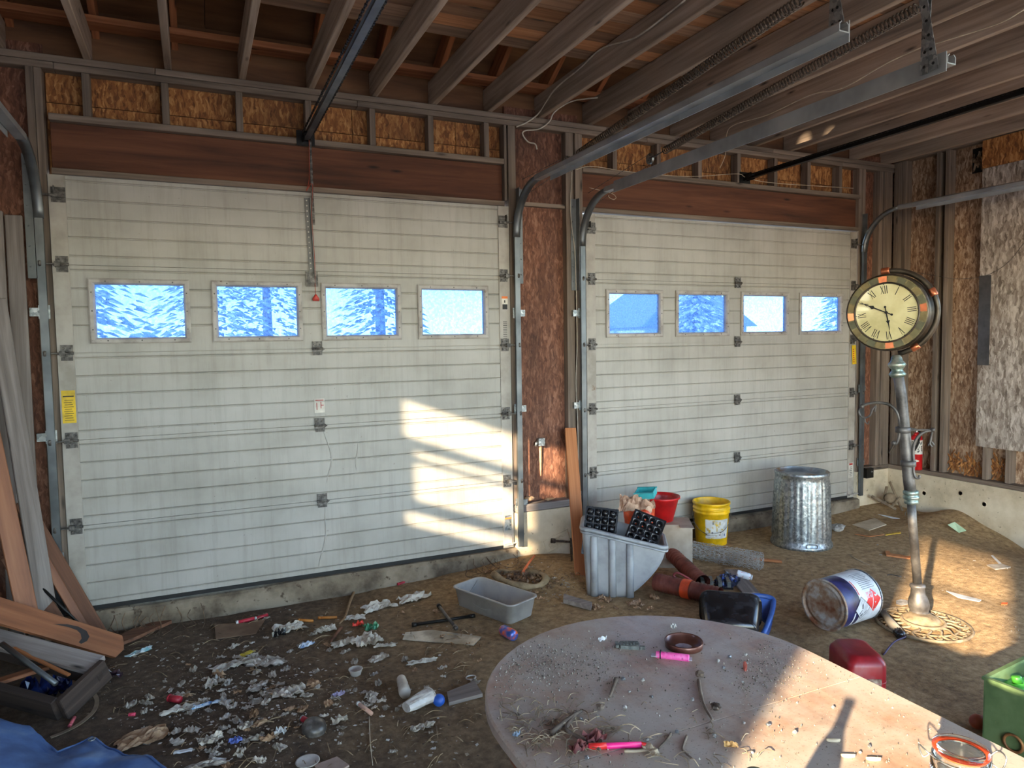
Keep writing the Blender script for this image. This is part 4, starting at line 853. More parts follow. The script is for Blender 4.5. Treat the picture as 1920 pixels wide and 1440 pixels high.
def plug_tray(label, Mx, nx, ny, p=.052):
    T = thing('plug_tray', label, 'tray', M=Mx); mb = MB(); nq = 12
    for i in range(nx):
        for j in range(ny):
            cx, cy = (i-(nx-1)/2)*p, (j-(ny-1)/2)*p; sq = []
            for k in range(nq):
                a = 2*PI*(k+.5)/nq; m_ = max(abs(math.cos(a)), abs(math.sin(a))); sq.append((cx+p/2*math.cos(a)/m_, cy+p/2*math.sin(a)/m_, 0))
            rg_ = [sq]+[[(cx+r*math.cos(2*PI*(k+.5)/nq), cy+r*math.sin(2*PI*(k+.5)/nq), z) for k in range(nq)] for r, z in ((.022, 0), (.021, -.004), (.015, -.045), (.012, -.05), (.005, -.05))]
            mb.smooth = True; mb.loft(rg_, None, False, False)
    T2 = mb.build('tray_cells', M_blk, T, weld=True)
    mb = MB(); hx, hy = nx*p/2, ny*p/2
    for x0, x1, y0, y1 in ((-hx-.012, hx+.012, -hy-.012, -hy), (-hx-.012, hx+.012, hy, hy+.012), (-hx-.012, -hx, -hy, hy), (hx, hx+.012, -hy, hy)): mb.bx(x0, x1, y0, y1, -.012, .001)
    mb.build('tray_rim', M_blk, T); return T
GM = TR(BB) @ RZ(ba)
# left tray shows its underside cups to the camera, right one its open cells
plug_tray('black plug tray showing its cup bottoms, in the grey bin', GM @ TR(.115, .13, .44) @ RX(PI/2-.3) @ RY(PI) @ RZ(.10), 4, 6)
plug_tray('black plug tray with open round cells leaning in the grey bin', GM @ TR(.41, .13, .41) @ RX(PI/2-.45) @ RZ(-.38), 4, 6)
M_redpl = plain('red_plastic_bowl', (196, 28, 30), .35); M_orpl = plain('orange_plastic', (232, 84, 40), .4); M_teal = plain('teal_plastic', (62, 168, 172), .45)
def V2(u, v, B):
    d = ray(u, v); n_ = Vector((B[0]-CAM.x, B[1]-CAM.y, 0)); return CAM+d*((Vector(B)-CAM).dot(n_)/d.dot(n_))
q = V2(1240, 932, (4.12, -.48, 0)); RBk = thing('red_bowl', 'red plastic basin sitting on the carton behind the grey bin', 'basin', (q.x, q.y, .19))
hh = q.z+.012-.19; mb = MB(); mb.smooth = True; mb.lathe([(.09, 0), (.135, hh-.02), (.148, hh-.015), (.148, hh), (.135, hh), (.13, hh-.03), (.088, .012), (.0001, .012)], 32); mb.build('body', M_redpl, RBk)
q = V2(1198, 948, (3.83, -.70, 0)); OP = thing('orange_pot', 'orange plastic pot tucked under the cloth behind the bin', 'pot', (q.x, q.y, gz(q.x, q.y))); hh = q.z-OP.location.z+.01
mb = MB(); mb.smooth = True; mb.lathe([(.08, 0), (.11, hh*.8), (.114, hh*.82), (.12, hh), (.112, hh), (.078, .02), (.0001, .02)], 28); mb.build('body', M_orpl, OP)
q = V2(1212, 930, (3.80, -.68, 0)); TBX = thing('teal_box', 'teal plastic tray resting on top of the pile in the bin corner', 'box', q, -.6, M=None)
mb = MB(); 
for a in ((-.07, .07, -.05, -.045, 0, .05), (-.07, .07, .045, .05, 0, .05), (-.07, -.065, -.045, .045, 0, .05), (.065, .07, -.045, .045, 0, .05), (-.065, .065, -.045, .045, 0, .004)): mb.bx(*a)
mb.build('body', M_teal, TBX); mb = MB(); mb.bx(-.077, .077, -.057, -.05, .042, .05); mb.bx(-.077, .077, .05, .057, .042, .05); mb.build('rim', M_teal, TBX); TBX.rotation_euler = (.25, -.1, -.9)
def crumple(w_, h_, amp, seed, n=9, fold=2.2, base=.003):
    mb = MB(); rnd = random.Random(seed); o = Vector((seed*7.3, seed*3.1, 0))
    def fn(a, b):
        x, y = (a-.5), (b-.5); e = 1+.35*noise.noise(Vector((x*3, y*3, seed)))
        z = abs(noise.noise(Vector((x*fold*2, y*fold*2, 0))+o))*amp*1.3+abs(noise.noise(Vector((x*fold*5, y*fold*5, 1))+o))*amp*.5
        return (x*w_*e, y*h_*e*(1-.3*abs(x)), base+z*(1-1.2*max(abs(x), abs(y))**2))
    mb.grid(fn, n, n); return mb
q = V2(1190, 948, (3.78, -.75, 0)); o = crumple(.24, .18, .14, 4, 14).build('cloth_rag', pm('beige_cloth', [(176, 138, 112), (206, 168, 140), (222, 190, 164)], 12, 4, .9, bump=.2)); o.location = q+Vector((0, 0, -.02)); o.rotation_euler = (.5, .1, -.6); tag(o, 'crumpled beige rag draped over the pots behind the bin', 'cloth')
# ================================================================ plank leaning at the pier
p0 = pg(1085, 1078)-Vector((0, 0, .02)); p1 = Vector((3.50, -.055, .92)); tag(board('leaning_plank', p0+Vector((.02, 0, 0)), p1, .09, .035, W['oak'], None, (-.35, -1, .3)), 'orange plank leaning against the wall beside the pier', 'plank')
# ================================================================ fire extinguisher
q = pX(1725, 880, XR-.06); FE = thing('fire_extinguisher', 'red fire extinguisher standing on the sill of the side wall', 'extinguisher', (XR-.06, -.35, .289))
mb = MB(); mb.smooth = True; mb.lathe([(.05, 0), (.055, .006), (.055, .30), (.05, .33), (.03, .35), (.018, .36), (.018, .38)], 24); mb.build('cylinder', plain('extinguisher_red', (186, 24, 28), .3), FE)
mb = MB(); rfe = lambda z: .055; cd = math.atan2(CAM.y-FE.location.y, CAM.x-FE.location.x); cylpatch(mb, cd-1.3, cd+1.3, .16, .30, rfe, 14); lb = mb.build('label', M_wlab, FE)
mb = MB(); rnd = random.Random(2)
for i in range(26): a = cd-1.2+2.2*rnd.random(); z = .17+.12*rnd.random(); cylpatch(mb, a, a+.08+.15*rnd.random(), z, z+.006+.012*rnd.random(), rfe, 3, .0018)
mb.build('label_print', M_ink, lb)
mb = MB(); mb.loft([[(.0565*math.cos(cd+a*.55), .0565*math.sin(cd+a*.55), .095+.014*s_*(1-abs(a))) for a in (-.98, -.5, 0, .5, .98)] for s_ in (-1, 1)], None, False, False); mb.build('white_emblem', M_wlab, FE)
mb = MB(); mb.bar((0, -.02, .40), (-.02, .10, .42), .02, .008); mb.bar((0, -.02, .385), (-.03, .09, .385), .016, .006); mb.lathe([(.02, 0), (.02, .03)], 12, TR(0, 0, .375)); mb.build('lever', M_galv, FE)
mb = MB(); mb.smooth = True; mb.tube(bez([(0, -.02, .39), (-.03, -.06, .37), (-.05, -.055, .28), (-.05, -.02, .20)], 6), .009, 8); mb.build('hose', M_rubber, FE); mb = MB(); mb.smooth = True; mb.ball((-.045, -.02, .36), .016); mb.build('gauge', M_redpl, FE)
# ================================================================ steel pail lying on its side
N0 = Vector((4.165, -1.99, 0)); dv = Vector((4.51-4.165, -1.955+1.99, 0)).normalized(); r = .152; N0.z = gz(4.2, -1.98)+r-.004
PL = thing('steel_pail', 'rusty steel paint pail with hazard diamonds lying on its side', 'pail', M=axes(N0, Vector((0, 0, 1)).cross(dv).normalized()*1.0, (0, 0, 1), dv))
M_rust = pm('rusty_lid_steel', [(122, 74, 44), (150, 126, 104), (178, 174, 168)], 11, 5, .5, .35, bump=.2); M_navy = pm('navy_paint', [(20, 22, 52), (34, 36, 84), (46, 50, 100)], 14, 4, .4); M_white = plain('label_white', (206, 208, 208), .45)
# local: z runs from the near end away along the axis
mb = MB(); mb.smooth = True; mb.lathe([(.150, .0), (.150, .345), (.146, .352), (.140, .348), (.135, .34), (.0001, .34)], 44, None, False, False); body = mb.build('body', M_navy, PL)
mb = MB(); mb.smooth = True; mb.lathe([(.150, .006), (.156, .004), (.157, -.004), (.150, -.008), (.143, -.002), (.140, .008), (.128, .008), (.122, .002), (.112, .002), (.106, .008), (.096, .004), (.09, .006), (.0001, .008)], 44, None, False, False); mb.build('rusted_end', M_rust, PL)
mb = MB(); mb.smooth = True; mb.tube([Vector((.152*math.cos(2*PI*i/40), .152*math.sin(2*PI*i/40), .345)) for i in range(40)], .005, 6, closed=True); mb.build('rim', M_galv, PL)
mb = MB(); cylpatch(mb, PI-2.3, PI-.15, .135, .335, lambda z: .150, 30); wl_ = mb.build('white_label', M_white, PL)
mb = MB(); cylpatch(mb, PI-.15, PI+1.0, .13, .335, lambda z: .150, 16); mb.build('white_label', M_white, PL)
def cpoly(mb, pts, rr):
    """polygon on the pail surface; pts in (angle * r, axial) metres"""
    c0 = (sum(q[0] for q in pts)/len(pts), sum(q[1] for q in pts)/len(pts)); n = 4; prev = None; rings = []
    for k in range(n+1):
        rings.append([((rr)*math.cos(PI-(c0[0]+(a-c0[0])*k/n)/.15), rr*math.sin(PI-(c0[0]+(a-c0[0])*k/n)/.15), c0[1]+(z-c0[1])*k/n) for a, z in pts])
    mb.loft(rings, None, False, False)
def dense(pts, n=5): return [(a[0]+(b[0]-a[0])*i/n, a[1]+(b[1]-a[1])*i/n) for a, b in zip(pts, pts[1:]+pts[:1]) for i in range(n)]
def diamond(ca, cz, h): return dense([(ca-h, cz), (ca, cz-h), (ca+h, cz), (ca, cz+h)])
A0 = .025
mb = MB(); cpoly(mb, diamond(A0, .262, .070), .1516); d_ = mb.build('hazard_diamond', plain('hazard_red', (206, 32, 36), .45), PL); d_['label'] = 'red flammable hazard diamond'
mb = MB(); cpoly(mb, dense([(A0-.055, .25), (A0-.05, .245), (A0+.055, .262), (A0+.05, .267)]), .1521); cpoly(mb, dense([(A0+.018, .285), (A0+.032, .275), (A0+.03, .292), (A0+.04, .30), (A0+.024, .302)]), .1521); cpoly(mb, dense([(A0-.02, .275), (A0-.008, .27), (A0-.01, .285)]), .1521); mb.build('diamond_print', M_white, d_)
mb = MB(); cpoly(mb, diamond(A0-.03, .152, .072), .1518); d_ = mb.build('hazard_diamond', M_ink, PL); d_['label'] = 'white hazard diamond with dead tree and fish symbol'
mb = MB(); cpoly(mb, diamond(A0-.03, .152, .067), .1522); d2_ = mb.build('diamond_field', M_white, d_)
mb = MB()
for p0, p1, wd in (((-.03, .15), (-.005, .155), .012), ((-.02, .152), (.012, .17), .004), ((-.02, .15), (.012, .14), .004), ((-.01, .153), (.018, .155), .003), ((-.06, .125), (-.035, .15), .008), ((-.06, .17), (-.045, .19), .006), ((-.075, .14), (-.06, .155), .014)):
    dx, dy = p1[0]-p0[0], p1[1]-p0[1]; L = math.hypot(dx, dy); nx_, ny_ = -dy/L*wd/2, dx/L*wd/2; cpoly(mb, [(A0+p0[0]+nx_, p0[1]+ny_), (A0+p1[0]+nx_*.4, p1[1]+ny_*.4), (A0+p1[0]-nx_*.4, p1[1]-ny_*.4), (A0+p0[0]-nx_, p0[1]-ny_)], .1526)
mb.build('diamond_print', M_ink, d_)
mb = MB(); 
for i in range(10): cpoly(mb, dense([(.10+.012*i, .19), (.104+.012*i, .19), (.104+.012*i, .31-.01*(i % 3)), (.10+.012*i, .31-.01*(i % 3))], 3), .1520)
mb.build('label_print', plain('grey_print', (120, 122, 128), .6), wl_)
mb = MB(); cpoly(mb, dense([(.075, .137), (.17, .139), (.17, .146), (.075, .146)], 6), .1522); mb.build('label_stripe', M_redpl, wl_)
mb = MB(); cpoly(mb, dense([(-.14, .075), (-.02, .078), (-.02, .09), (-.14, .087)], 6), .1518); mb.build('side_strip', M_white, PL)
mb = MB()
for i in range(4): a, z = .045+.02*(i % 2), .205+.03*(i//2); cpoly(mb, dense([(a, z), (a+.016, z), (a+.016, z+.024), (a, z+.024)], 3), .1521)
mb.build('symbol_grid', plain('pale_red_print', (206, 150, 150), .5), wl_)
# ================================================================ red gas can
GC = thing('gas_can', 'dusty red plastic gas can half under the table edge', 'gas can', (3.72, -2.585, gz(3.72, -2.585)-.004), math.atan2(-.08, .16))
M_gas = pm('dusty_red_plastic', [(120, 18, 26), (150, 26, 34), (150, 80, 84)], 4, 5, .4)
mb = MB(); mb.smooth = True
def rr3(a, b, r, z): return [(x, y, z) for x, y in rrect(a, b, r, 5)]
mb.loft([rr3(.17, .24, .03, 0), rr3(.19, .26, .035, .012), rr3(.19, .26, .035, .175), rr3(.185, .25, .035, .19), rr3(.15, .215, .04, .218), rr3(.12, .18, .04, .222)]); mb.build('body', M_gas, GC)
mb = MB(); mb.smooth = True; mb.tube([(x, y, .098) for x, y in rrect(.191, .261, .036, 5)], .0025, 5, closed=True); mb.build('mould_seam', M_gas, GC)
mb = MB(); mb.bx(.0952, .0968, -.075, .06, .03, .12); mb.build('label', pm('scratched_label', [(40, 30, 26), (120, 92, 76), (190, 170, 150)], 16, 4, .7), GC)
mb = MB(); mb.bx(-.06, .06, -.1318, -.1302, .03, .12); mb.build('label', pm('scratched_label_front', [(40, 30, 26), (120, 92, 76), (190, 170, 150)], 16, 4, .7), GC)
# ================================================================ light socket with purple cord by the clock foot
LS = thing('cord_connector', 'pale plastic cone connector with a purple cord by the gas can', 'connector', pg(1688, 1196)+Vector((0, 0, .02)))
q0 = pg(1652, 1158)+Vector((0, 0, .045))-LS.location; mb = MB(); mb.smooth = True; mb.tube([q0, q0*.5, q0*.08], [.017, .025, .030], 12); mb.build('cone', plain('grey_plastic', (126, 118, 106), .6), LS)
mb = MB(); mb.smooth = True; mb.tube([q0*.1, q0*-.06], [.030, .028], 14); mb.build('socket', M_blk, LS); mb = MB(); mb.smooth = True; q1 = pg(1656, 1228)-LS.location; mb.tube(bez([q0*-.05, q0*-.22+Vector((0, 0, .02)), (q1*.6)+Vector((.03, 0, .02)), q1], 5), .005, 6); mb.build('cord', plain('purple_cord', (64, 52, 84), .5), LS)
# ================================================================ green metal box
gx = pz(1845, 1272, .17); GX = thing('metal_box', 'green metal box with an open top at the table corner', 'box', (gx.x, gx.y, gz(gx.x, gx.y)-.003)); h = .17-GX.location.z
e1 = (pz(1920, 1235, .17)-gx); e2 = (pz(1920, 1295, .17)-gx); e1.z = e2.z = 0; u1 = e1.normalized(); u2 = (e2-u1*e2.dot(u1)).normalized(); M_grn = pm('olive_green_paint', [(60, 80, 50), (78, 100, 63), (96, 116, 77)], 5, 5, .5, spots=(12, (130, 124, 84), .68)); GXm = axes((0, 0, 0), u1, u2, u1.cross(u2))
if u1.cross(u2).z < 0: GXm = axes((0, 0, 0), u1, u2, (0, 0, 1))
LX, LY, tt = .46, .36, .006
for a in ((0, LX, 0, tt, 0, h), (0, LX, LY-tt, LY, 0, h), (0, tt, tt, LY-tt, 0, h), (LX-tt, LX, tt, LY-tt, 0, h)):
    mb = MB(); mb.bx(*a, M=GXm); mb.build('side_panel', M_grn, GX)
mb = MB(); mb.bx(tt, LX-tt, tt, LY-tt, 0, .01, M=GXm); mb.build('bottom_panel', M_grn, GX)
mb = MB(); mb.bx(-.006, LX+.006, -.006, .012, h-.004, h+.008, M=GXm); mb.bx(-.006, .012, .012, LY-.012, h-.004, h+.008, M=GXm); mb.bx(-.006, LX+.006, LY-.012, LY+.006, h-.004, h+.008, M=GXm); mb.build('rim', M_grn, GX)
mb = MB(); mb.smooth = True; mb.tube([GXm @ Vector((-.007, .12+.035*math.cos(a), .10+.035*math.sin(a))) for a in [2*PI*i/16 for i in range(16)]], .006, 6, closed=True); mb.build('ring_handle', pm('rusty_ring', [(110, 70, 40), (150, 104, 60)], 20, 3, .6, .4), GX)
gi = TR(GX.location) @ GXm @ TR(.17, .12, .02) @ RX(.25) @ RZ(.2)
GT = thing('green_container', 'bright green plastic container standing inside the metal box', 'container', M=gi); mb = MB(); mb.smooth = True; mb.loft([rr3(.16, .12, .02, 0), rr3(.17, .13, .02, .25), rr3(.16, .12, .02, .27)]); mb.build('body', plain('lime_plastic', (92, 190, 62), .4), GT); mb = MB(); mb.smooth = True; mb.lathe([(.02, .27), (.02, .295), (.016, .30)], 14); mb.build('cap', plain('lime_cap', (70, 150, 50), .4), GT)
# egg-like ball beside the box
q = pg(1833, 1366); o = MB(); o.smooth = True; o.ball((0, 0, .032), (.038, .034, .033)); o = o.build('rubber_ball', plain('terracotta_rubber', (168, 88, 62), .5), None, q); tag(o, 'small terracotta ball on the dirt beside the green box', 'ball')
# ================================================================ things on the table
def on(u, v): return pz(u, v, TZ)
q = pz(1802, 1404, TZ+.10); q.z = TZ; JR = thing('glass_jar', 'clear clip-top glass jar with a wire bail at the table end', 'jar', q)
t = NT('clear_glass'); M_clear = t.fin(lin((236, 240, 238)), .03, 0, Transmission_Weight=1.0, IOR=1.3)
mb = MB(); mb.smooth = True; mb.lathe([(.0001, .004), (.045, .004), (.05, .010), (.05, .06), (.045, .072), (.045, .078), (.040, .078), (.044, .06), (.044, .014), (.0001, .012)], 32); mb.build('body', M_clear, JR)
mb = MB(); mb.smooth = True; mb.lathe([(.0001, .080), (.044, .080), (.048, .084), (.047, .090), (.036, .092), (.030, .089), (.0001, .089)], 32); mb.build('lid', M_clear, JR)
mb = MB(); mb.smooth = True; mb.lathe([(.038, .078), (.044, .078), (.044, .081), (.038, .081)], 28, None, False, False); mb.build('seal_ring', M_orpl, JR)
mb = MB(); mb.smooth = True; mb.tube([(.047*math.cos(a), .047*math.sin(a), .07) for a in [2*PI*i/28 for i in range(28)]], .0016, 5, closed=True)
for s_ in (2.6, 5.6):
    c_, n_ = math.cos(s_), math.sin(s_); mb.tube(bez([(.048*c_-.01*n_, .048*n_+.01*c_, .07), (.066*c_-.012*n_, .066*n_+.012*c_, .085), (.07*c_+.012*n_, .07*n_-.012*c_, .085), (.062*c_+.012*n_, .062*n_-.012*c_, .06), (.048*c_+.01*n_, .048*n_-.01*c_, .07)], 4), .0016, 5)
mb.build('wire_bail', M_galv, JR); JR.scale = (1.2, 1.2, 1.15)
q = on(1282, 1213); DS = thing('lid_dish', 'brown metal lid lying upturned on the table', 'lid', q); mb = MB(); mb.smooth = True; mb.lathe([(.056, 0), (.062, .003), (.064, .022), (.062, .024), (.059, .021), (.057, .006), (.0001, .004)], 36); mb.build('body', pm('brown_tin', [(70, 40, 32), (98, 58, 46), (116, 76, 62)], 8, 3, .3, .3), DS); mb = MB(); mb.lathe([(.0001, .0045), (.03, .005)], 14, TR(-.008, -.01, .0), False, False); mb.build('dust_spot', pm('pale_dust', [(150, 140, 150), (190, 182, 186)], 30, 3, .8), DS)
p0, p1 = on(1225, 1231), on(1296, 1239); PS = thing('snack_wrapper', 'pink wrapped candy stick lying on the table', 'wrapper', (p0+p1)/2, math.atan2((p1-p0).y, (p1-p0).x)); L = (p1-p0).length/2; M_pink = pm('pink_wrapper', [(224, 60, 140), (240, 84, 160), (246, 120, 180)], 30, 3, .35, spots=(90, (80, 20, 50), .62))
mb = MB(); mb.smooth = True; mb.loft([[(x, y*s_, .008+z*s_) for y, z in circ(.012, 12)] for x, s_ in ((-L*.86, .9), (-L*.8, 1), (L*.84, 1), (L*.9, .9))]); mb.build('wrap', M_pink, PS); mb = MB(); mb.box((-L*.94, 0, .006), (.02, .024, .002)); mb.box((L*.95, 0, .006), (.012, .024, .002)); mb.build('crimped_end', M_white, PS); mb = MB(); mb.box((-L*.62, 0, .0085), (.004, .0243, .0245)); mb.build('dark_band', M_ink, PS)
def pen(name, label, cat, p0, p1, r, mb_, mc, tip=.12):
    T = thing(name, label, cat, (p0+p1)/2, math.atan2((p1-p0).y, (p1-p0).x)); L = (p1-p0).length/2; b = MB(); b.smooth = True; b.lathe([(r*.7, -L), (r, -L+.003), (r, L*(1-2*tip))], 10, TR(0, 0, r) @ RY(PI/2)); b.build('barrel', mb_, T)
    b = MB(); b.smooth = True; b.lathe([(r, L*(1-2*tip)), (r*.35, L*.97), (r*.2, L)], 10, TR(0, 0, r) @ RY(PI/2)); b.build('tip', mc, T); b = MB(); b.smooth = True; b.lathe([(r*1.08, -L*.98), (r*1.08, -L*.4)], 10, TR(0, 0, r) @ RY(PI/2)); b.build('cap', mc, T); return T
pen('marker_pen', 'bright pink and red marker pen on the table', 'pen', on(1103, 1405), on(1216, 1401), .0075, plain('neon_pink', (244, 46, 130), .35), plain('neon_red', (236, 50, 46), .35))
q = on(1180, 1213); BK2 = thing('buckle', 'grey plastic strap buckle lying on the table', 'buckle', q, -.5); M_bkl = pm('dusty_grey_plastic', [(82, 84, 78), (104, 106, 98), (120, 120, 112)], 60, 2, .6); mb = MB(); mb.prism([(-.03, -.018), (.03, -.022), (.034, .0), (.03, .022), (-.03, .018), (-.036, .0)], 0, .012); mb.build('body', M_bkl, BK2)
MB().bx(-.046, -.036, -.016, .016, .002, .012).build('prong', M_bkl, BK2); MB().bx(.034, .05, -.020, -.010, .0, .01).build('prong', M_bkl, BK2); mb = MB(); 
for i in range(5):
    for j in range(3): mb.prism([(-.022+i*.011, -.013+j*.010), (-.015+i*.011, -.013+j*.010), (-.013+i*.011, -.006+j*.010), (-.020+i*.011, -.006+j*.010)], .012, .0135)
mb.build('grip_texture', M_bkl, BK2)
M_twig = wood('twig_bark', (70, 58, 48), (104, 88, 74), (134, 118, 102), vary=.4, grain=20, knots=False)
def twig(name, label, cat, pts, r, z=TZ, mat=None, group=None, taper=True, seed=0):
    rnd = random.Random(seed); P = [Vector(p) for p in pts]; q = bez(P, 5); n = len(q); rr = [r*((1-.45*i/(n-1)) if taper else 1)*(.9+.2*rnd.random()) for i in range(n)]
    mb = MB(); mb.smooth = True; c0 = q[0].copy(); mb.tube([p-c0+Vector((0, 0, r)) for p in q], rr, 7); o = mb.build(name, mat or M_twig, None, c0); return tag(o, label, cat, group)
twig('stick', 'thick bent stick lying along the table seam end', 'stick', [on(1310, 1279), on(1314, 1305), on(1322, 1330), on(1336, 1354)], .006, seed=1)
twig('stick', 'short broken stick with a pale end in the middle of the table', 'stick', [on(1155, 1278), on(1150, 1292), on(1143, 1311)], .007, seed=2)
twig('stick', 'long twig lying towards the pink marker', 'stick', [on(1078, 1345), on(1062, 1370), on(1082, 1385), on(1108, 1400), on(1126, 1410)], .006, seed=3)
twig('stick', 'knobbly grey twig near the table edge', 'stick', [on(1033, 1380), on(1055, 1362), on(1078, 1345), on(1090, 1338)], .008, seed=4)
twig('stick', 'slim forked twig beside the table seam', 'stick', [on(1258, 1378), on(1250, 1390), on(1235, 1406)], .004, seed=5)
twig('stick', 'bent dry stem at the bottom of the table', 'stick', [on(1288, 1382), on(1280, 1405), on(1286, 1415), on(1298, 1425)], .0035, seed=6)
twig('stick', 'pale bone-like stick end by the marker', 'stick', [on(1170, 1412), on(1190, 1412), on(1215, 1410), on(1230, 1408)], .005, mat=pm('pale_stick', [(150, 130, 106), (190, 172, 146)], 14, 3, .8), seed=7)
def lump(name, label, cat, p, r, mat, seed, sc=(1, 1, .7), group=None, jit=.5):
    mb = MB(); mb.ball((0, 0, r*sc[2]*.85), (r*sc[0], r*sc[1], r*sc[2]), 9, 6, None, jit, seed); return tag(mb.build(name, mat, None, p), label, cat, group)
M_stone = pm('pale_stone', [(110, 104, 98), (150, 144, 136), (180, 174, 166)], 20, 3, .8, vary=.3); M_nut = plain('steel_nut', (150, 152, 152), .35, .8)
lump('wood_chunk', 'small bark topped wood chunk by the stick end', 'wood chunk', on(1312, 1268), .014, M_twig, 3); lump('wood_chunk', 'dark clod near the middle of the table', 'clod', on(1126, 1330), .012, M_twig, 5); lump('wood_chunk', 'broken rusty lump beside the thick stick', 'lump', on(1342, 1330), .014, M_spring, 8)
lump('red_flake', 'red leaf scrap standing on the table', 'leaf', on(1397, 1258), .010, plain('dry_red_leaf', (150, 74, 60), .7), 9, (.4, .8, 1.6))
rnd = random.Random(21)
for i, (u, v) in enumerate(((1223, 1308), (1298, 1314), (1172, 1328), (1269, 1374), (1214, 1389), (1346, 1241), (1368, 1234), (1398, 1229), (1400, 1245), (1357, 1253), (1392, 1280), (1562, 1328), (1440, 1361), (1395, 1357), (1490, 1375), (1630, 1401), (1410, 1413), (1613, 1412), (1168, 1275), (1205, 1277), (1339, 1383), (1100, 1423), (1180, 1298), (1120, 1345), (1090, 1350))):
    lump('pebble', 'small pale pebble or screw scattered over the table top', 'pebble', on(u, v), .004+.003*rnd.random(), M_stone if i % 3 else M_nut, i, (1, 1, .8), 'pebbles on the table')
for i, (u, v, nm) in enumerate(((1562, 1390, 'open pale husk in the bottle shadow on the table'), (1590, 1419, 'white shell-like husk in sunlight on the table'), (1638, 1425, 'flat tan husk in sunlight on the table'))):
    mb = MB(); mb.smooth = True; mb.loft([[(x, y*s_, .002+.006*(1-s_)*(1 if k else -.2)) for x, y in [(a*1.0, b) for a, b in circ(.014, 12)]] for k, s_ in enumerate((.6, .35, .1))]); o = mb.build('husk', pm('husk_%d' % i, [(196, 176, 140), (226, 210, 180)], 30, 3, .7), None, on(u, v)); o.scale = (1.3, .9, 1); o.rotation_euler = (0, 0, -.5); tag(o, nm, 'husk')
M_rleaf = pm('dark_red_leaf', [(70, 30, 30), (104, 46, 44), (126, 66, 58)], 20, 3, .7)
for i, (u, v, w_, lb) in enumerate(((1115, 1388, .06, 'crumpled dark red leaf above the pink marker'), (1085, 1408, .04, 'flat dark red leaf beside the marker cap'))):
    o = crumple(w_, w_*.7, .03, 31+i, 7).build('dry_leaf', M_rleaf, None, on(u, v)); tag(o, lb, 'leaf')
for i, (u, v, w_, c_, lb) in enumerate(((1130, 1202, .032, (206, 206, 204), 'white torn packet scrap on the table before the buckle'), (1263, 1178, .034, (214, 208, 196), 'white paper twist at the far rim of the table'), (1222, 1412, .05, (196, 178, 150), 'pale bark curl beside the marker tip'), (1370, 1402, .035, (206, 160, 96), 'tan corrugated leaf scrap near the sunlight edge'), (968, 1382, .02, (110, 122, 136), 'blue grey plastic chip on the table rim'))):
    o = crumple(w_, w_*.6, .02, 41+i, 6).build('paper_scrap', plain('table_scrap_%d' % i, c_, .7), None, on(u, v)); o.rotation_euler = (0, 0, i*.8); tag(o, lb, 'scrap')
# a tangle of dry grass stems, and crumbs: nobody could count them
rnd = random.Random(4); mb = MB()
def inside(p): x, y = p.x-2.01, p.y+3.35; return (x*x+y*y < (hw-.02)**2) if y > 0 else abs(x) < hw-.02
for i in range(230):
    if i < 180: u, v = rnd.gauss(1010, 60), rnd.gauss(1370, 28)
    else: u, v = rnd.gauss(1250, 110), rnd.gauss(1400, 36)
    p = on(u, v); a = rnd.random()*PI*2; L = .02+.05*rnd.random(); b = .35*(rnd.random()-.5); q = p+Vector((math.cos(a)*L, math.sin(a)*L, 0)); m_ = (p+q)/2+Vector((math.cos(a+1.57), math.sin(a+1.57), 0))*b*L+Vector((0, 0, .004+.01*rnd.random()))
    if inside(p) and inside(q) and v < 1500: mb.tube(bez([p+Vector((0, 0, .0015)), m_, q+Vector((0, 0, .0015))], 3), .0009+.0007*rnd.random(), 3)
tag(mb.build('dry_grass_litter', pm('dry_grass', [(96, 80, 62), (146, 126, 100), (180, 160, 130)], 12, 2, .8)), 'tangle of dry grass stems over the near table rim', 'litter', None, 'stuff')
mb = MB()
for i in range(4200):
    k = rnd.random()
    if k < .5: u, v = rnd.gauss(1020, 85), rnd.gauss(1245, 26)
    elif k < .7: u, v = rnd.gauss(1440, 40), rnd.gauss(1255, 30)
    else: u, v = rnd.uniform(920, 1800), rnd.uniform(1180, 1440)
    p = on(u, v)
    if inside(p): s_ = .0009+.0032*rnd.random()**3; mb.add([p+Vector((s_, 0, 0)), p+Vector((-s_*.6, s_*.8, 0)), p+Vector((-s_*.5, -s_*.9, 0)), p+Vector((0, 0, s_*1.3))], [(0, 1, 3), (1, 2, 3), (2, 0, 3)])
tag(mb.build('table_crumbs', pm('crumbs', [(64, 54, 46), (110, 98, 84), (186, 176, 160)], 160, 2, .85, rnd=False)), 'grit and seed crumbs dusted over the table top', 'debris', None, 'stuff')
# tall bottle on the near part of the table, below the frame: its shadow crosses the table
tip = Vector((2.42, -3.62, TZ)); hb = .30; base = tip+SUN*(-(hb)/(-SUN.z)); BT = thing('glass_bottle', 'tall green bottle on the near table end casting a long shadow', 'bottle', (base.x, base.y, TZ))
mb = MB(); mb.smooth = True; mb.lathe([(.036, 0), (.038, .004), (.038, .17), (.030, .21), (.015, .245), (.014, .29), (.016, .292), (.016, hb)], 20); mb.build('body', plain('olive_bottle', (70, 84, 50), .15), BT)

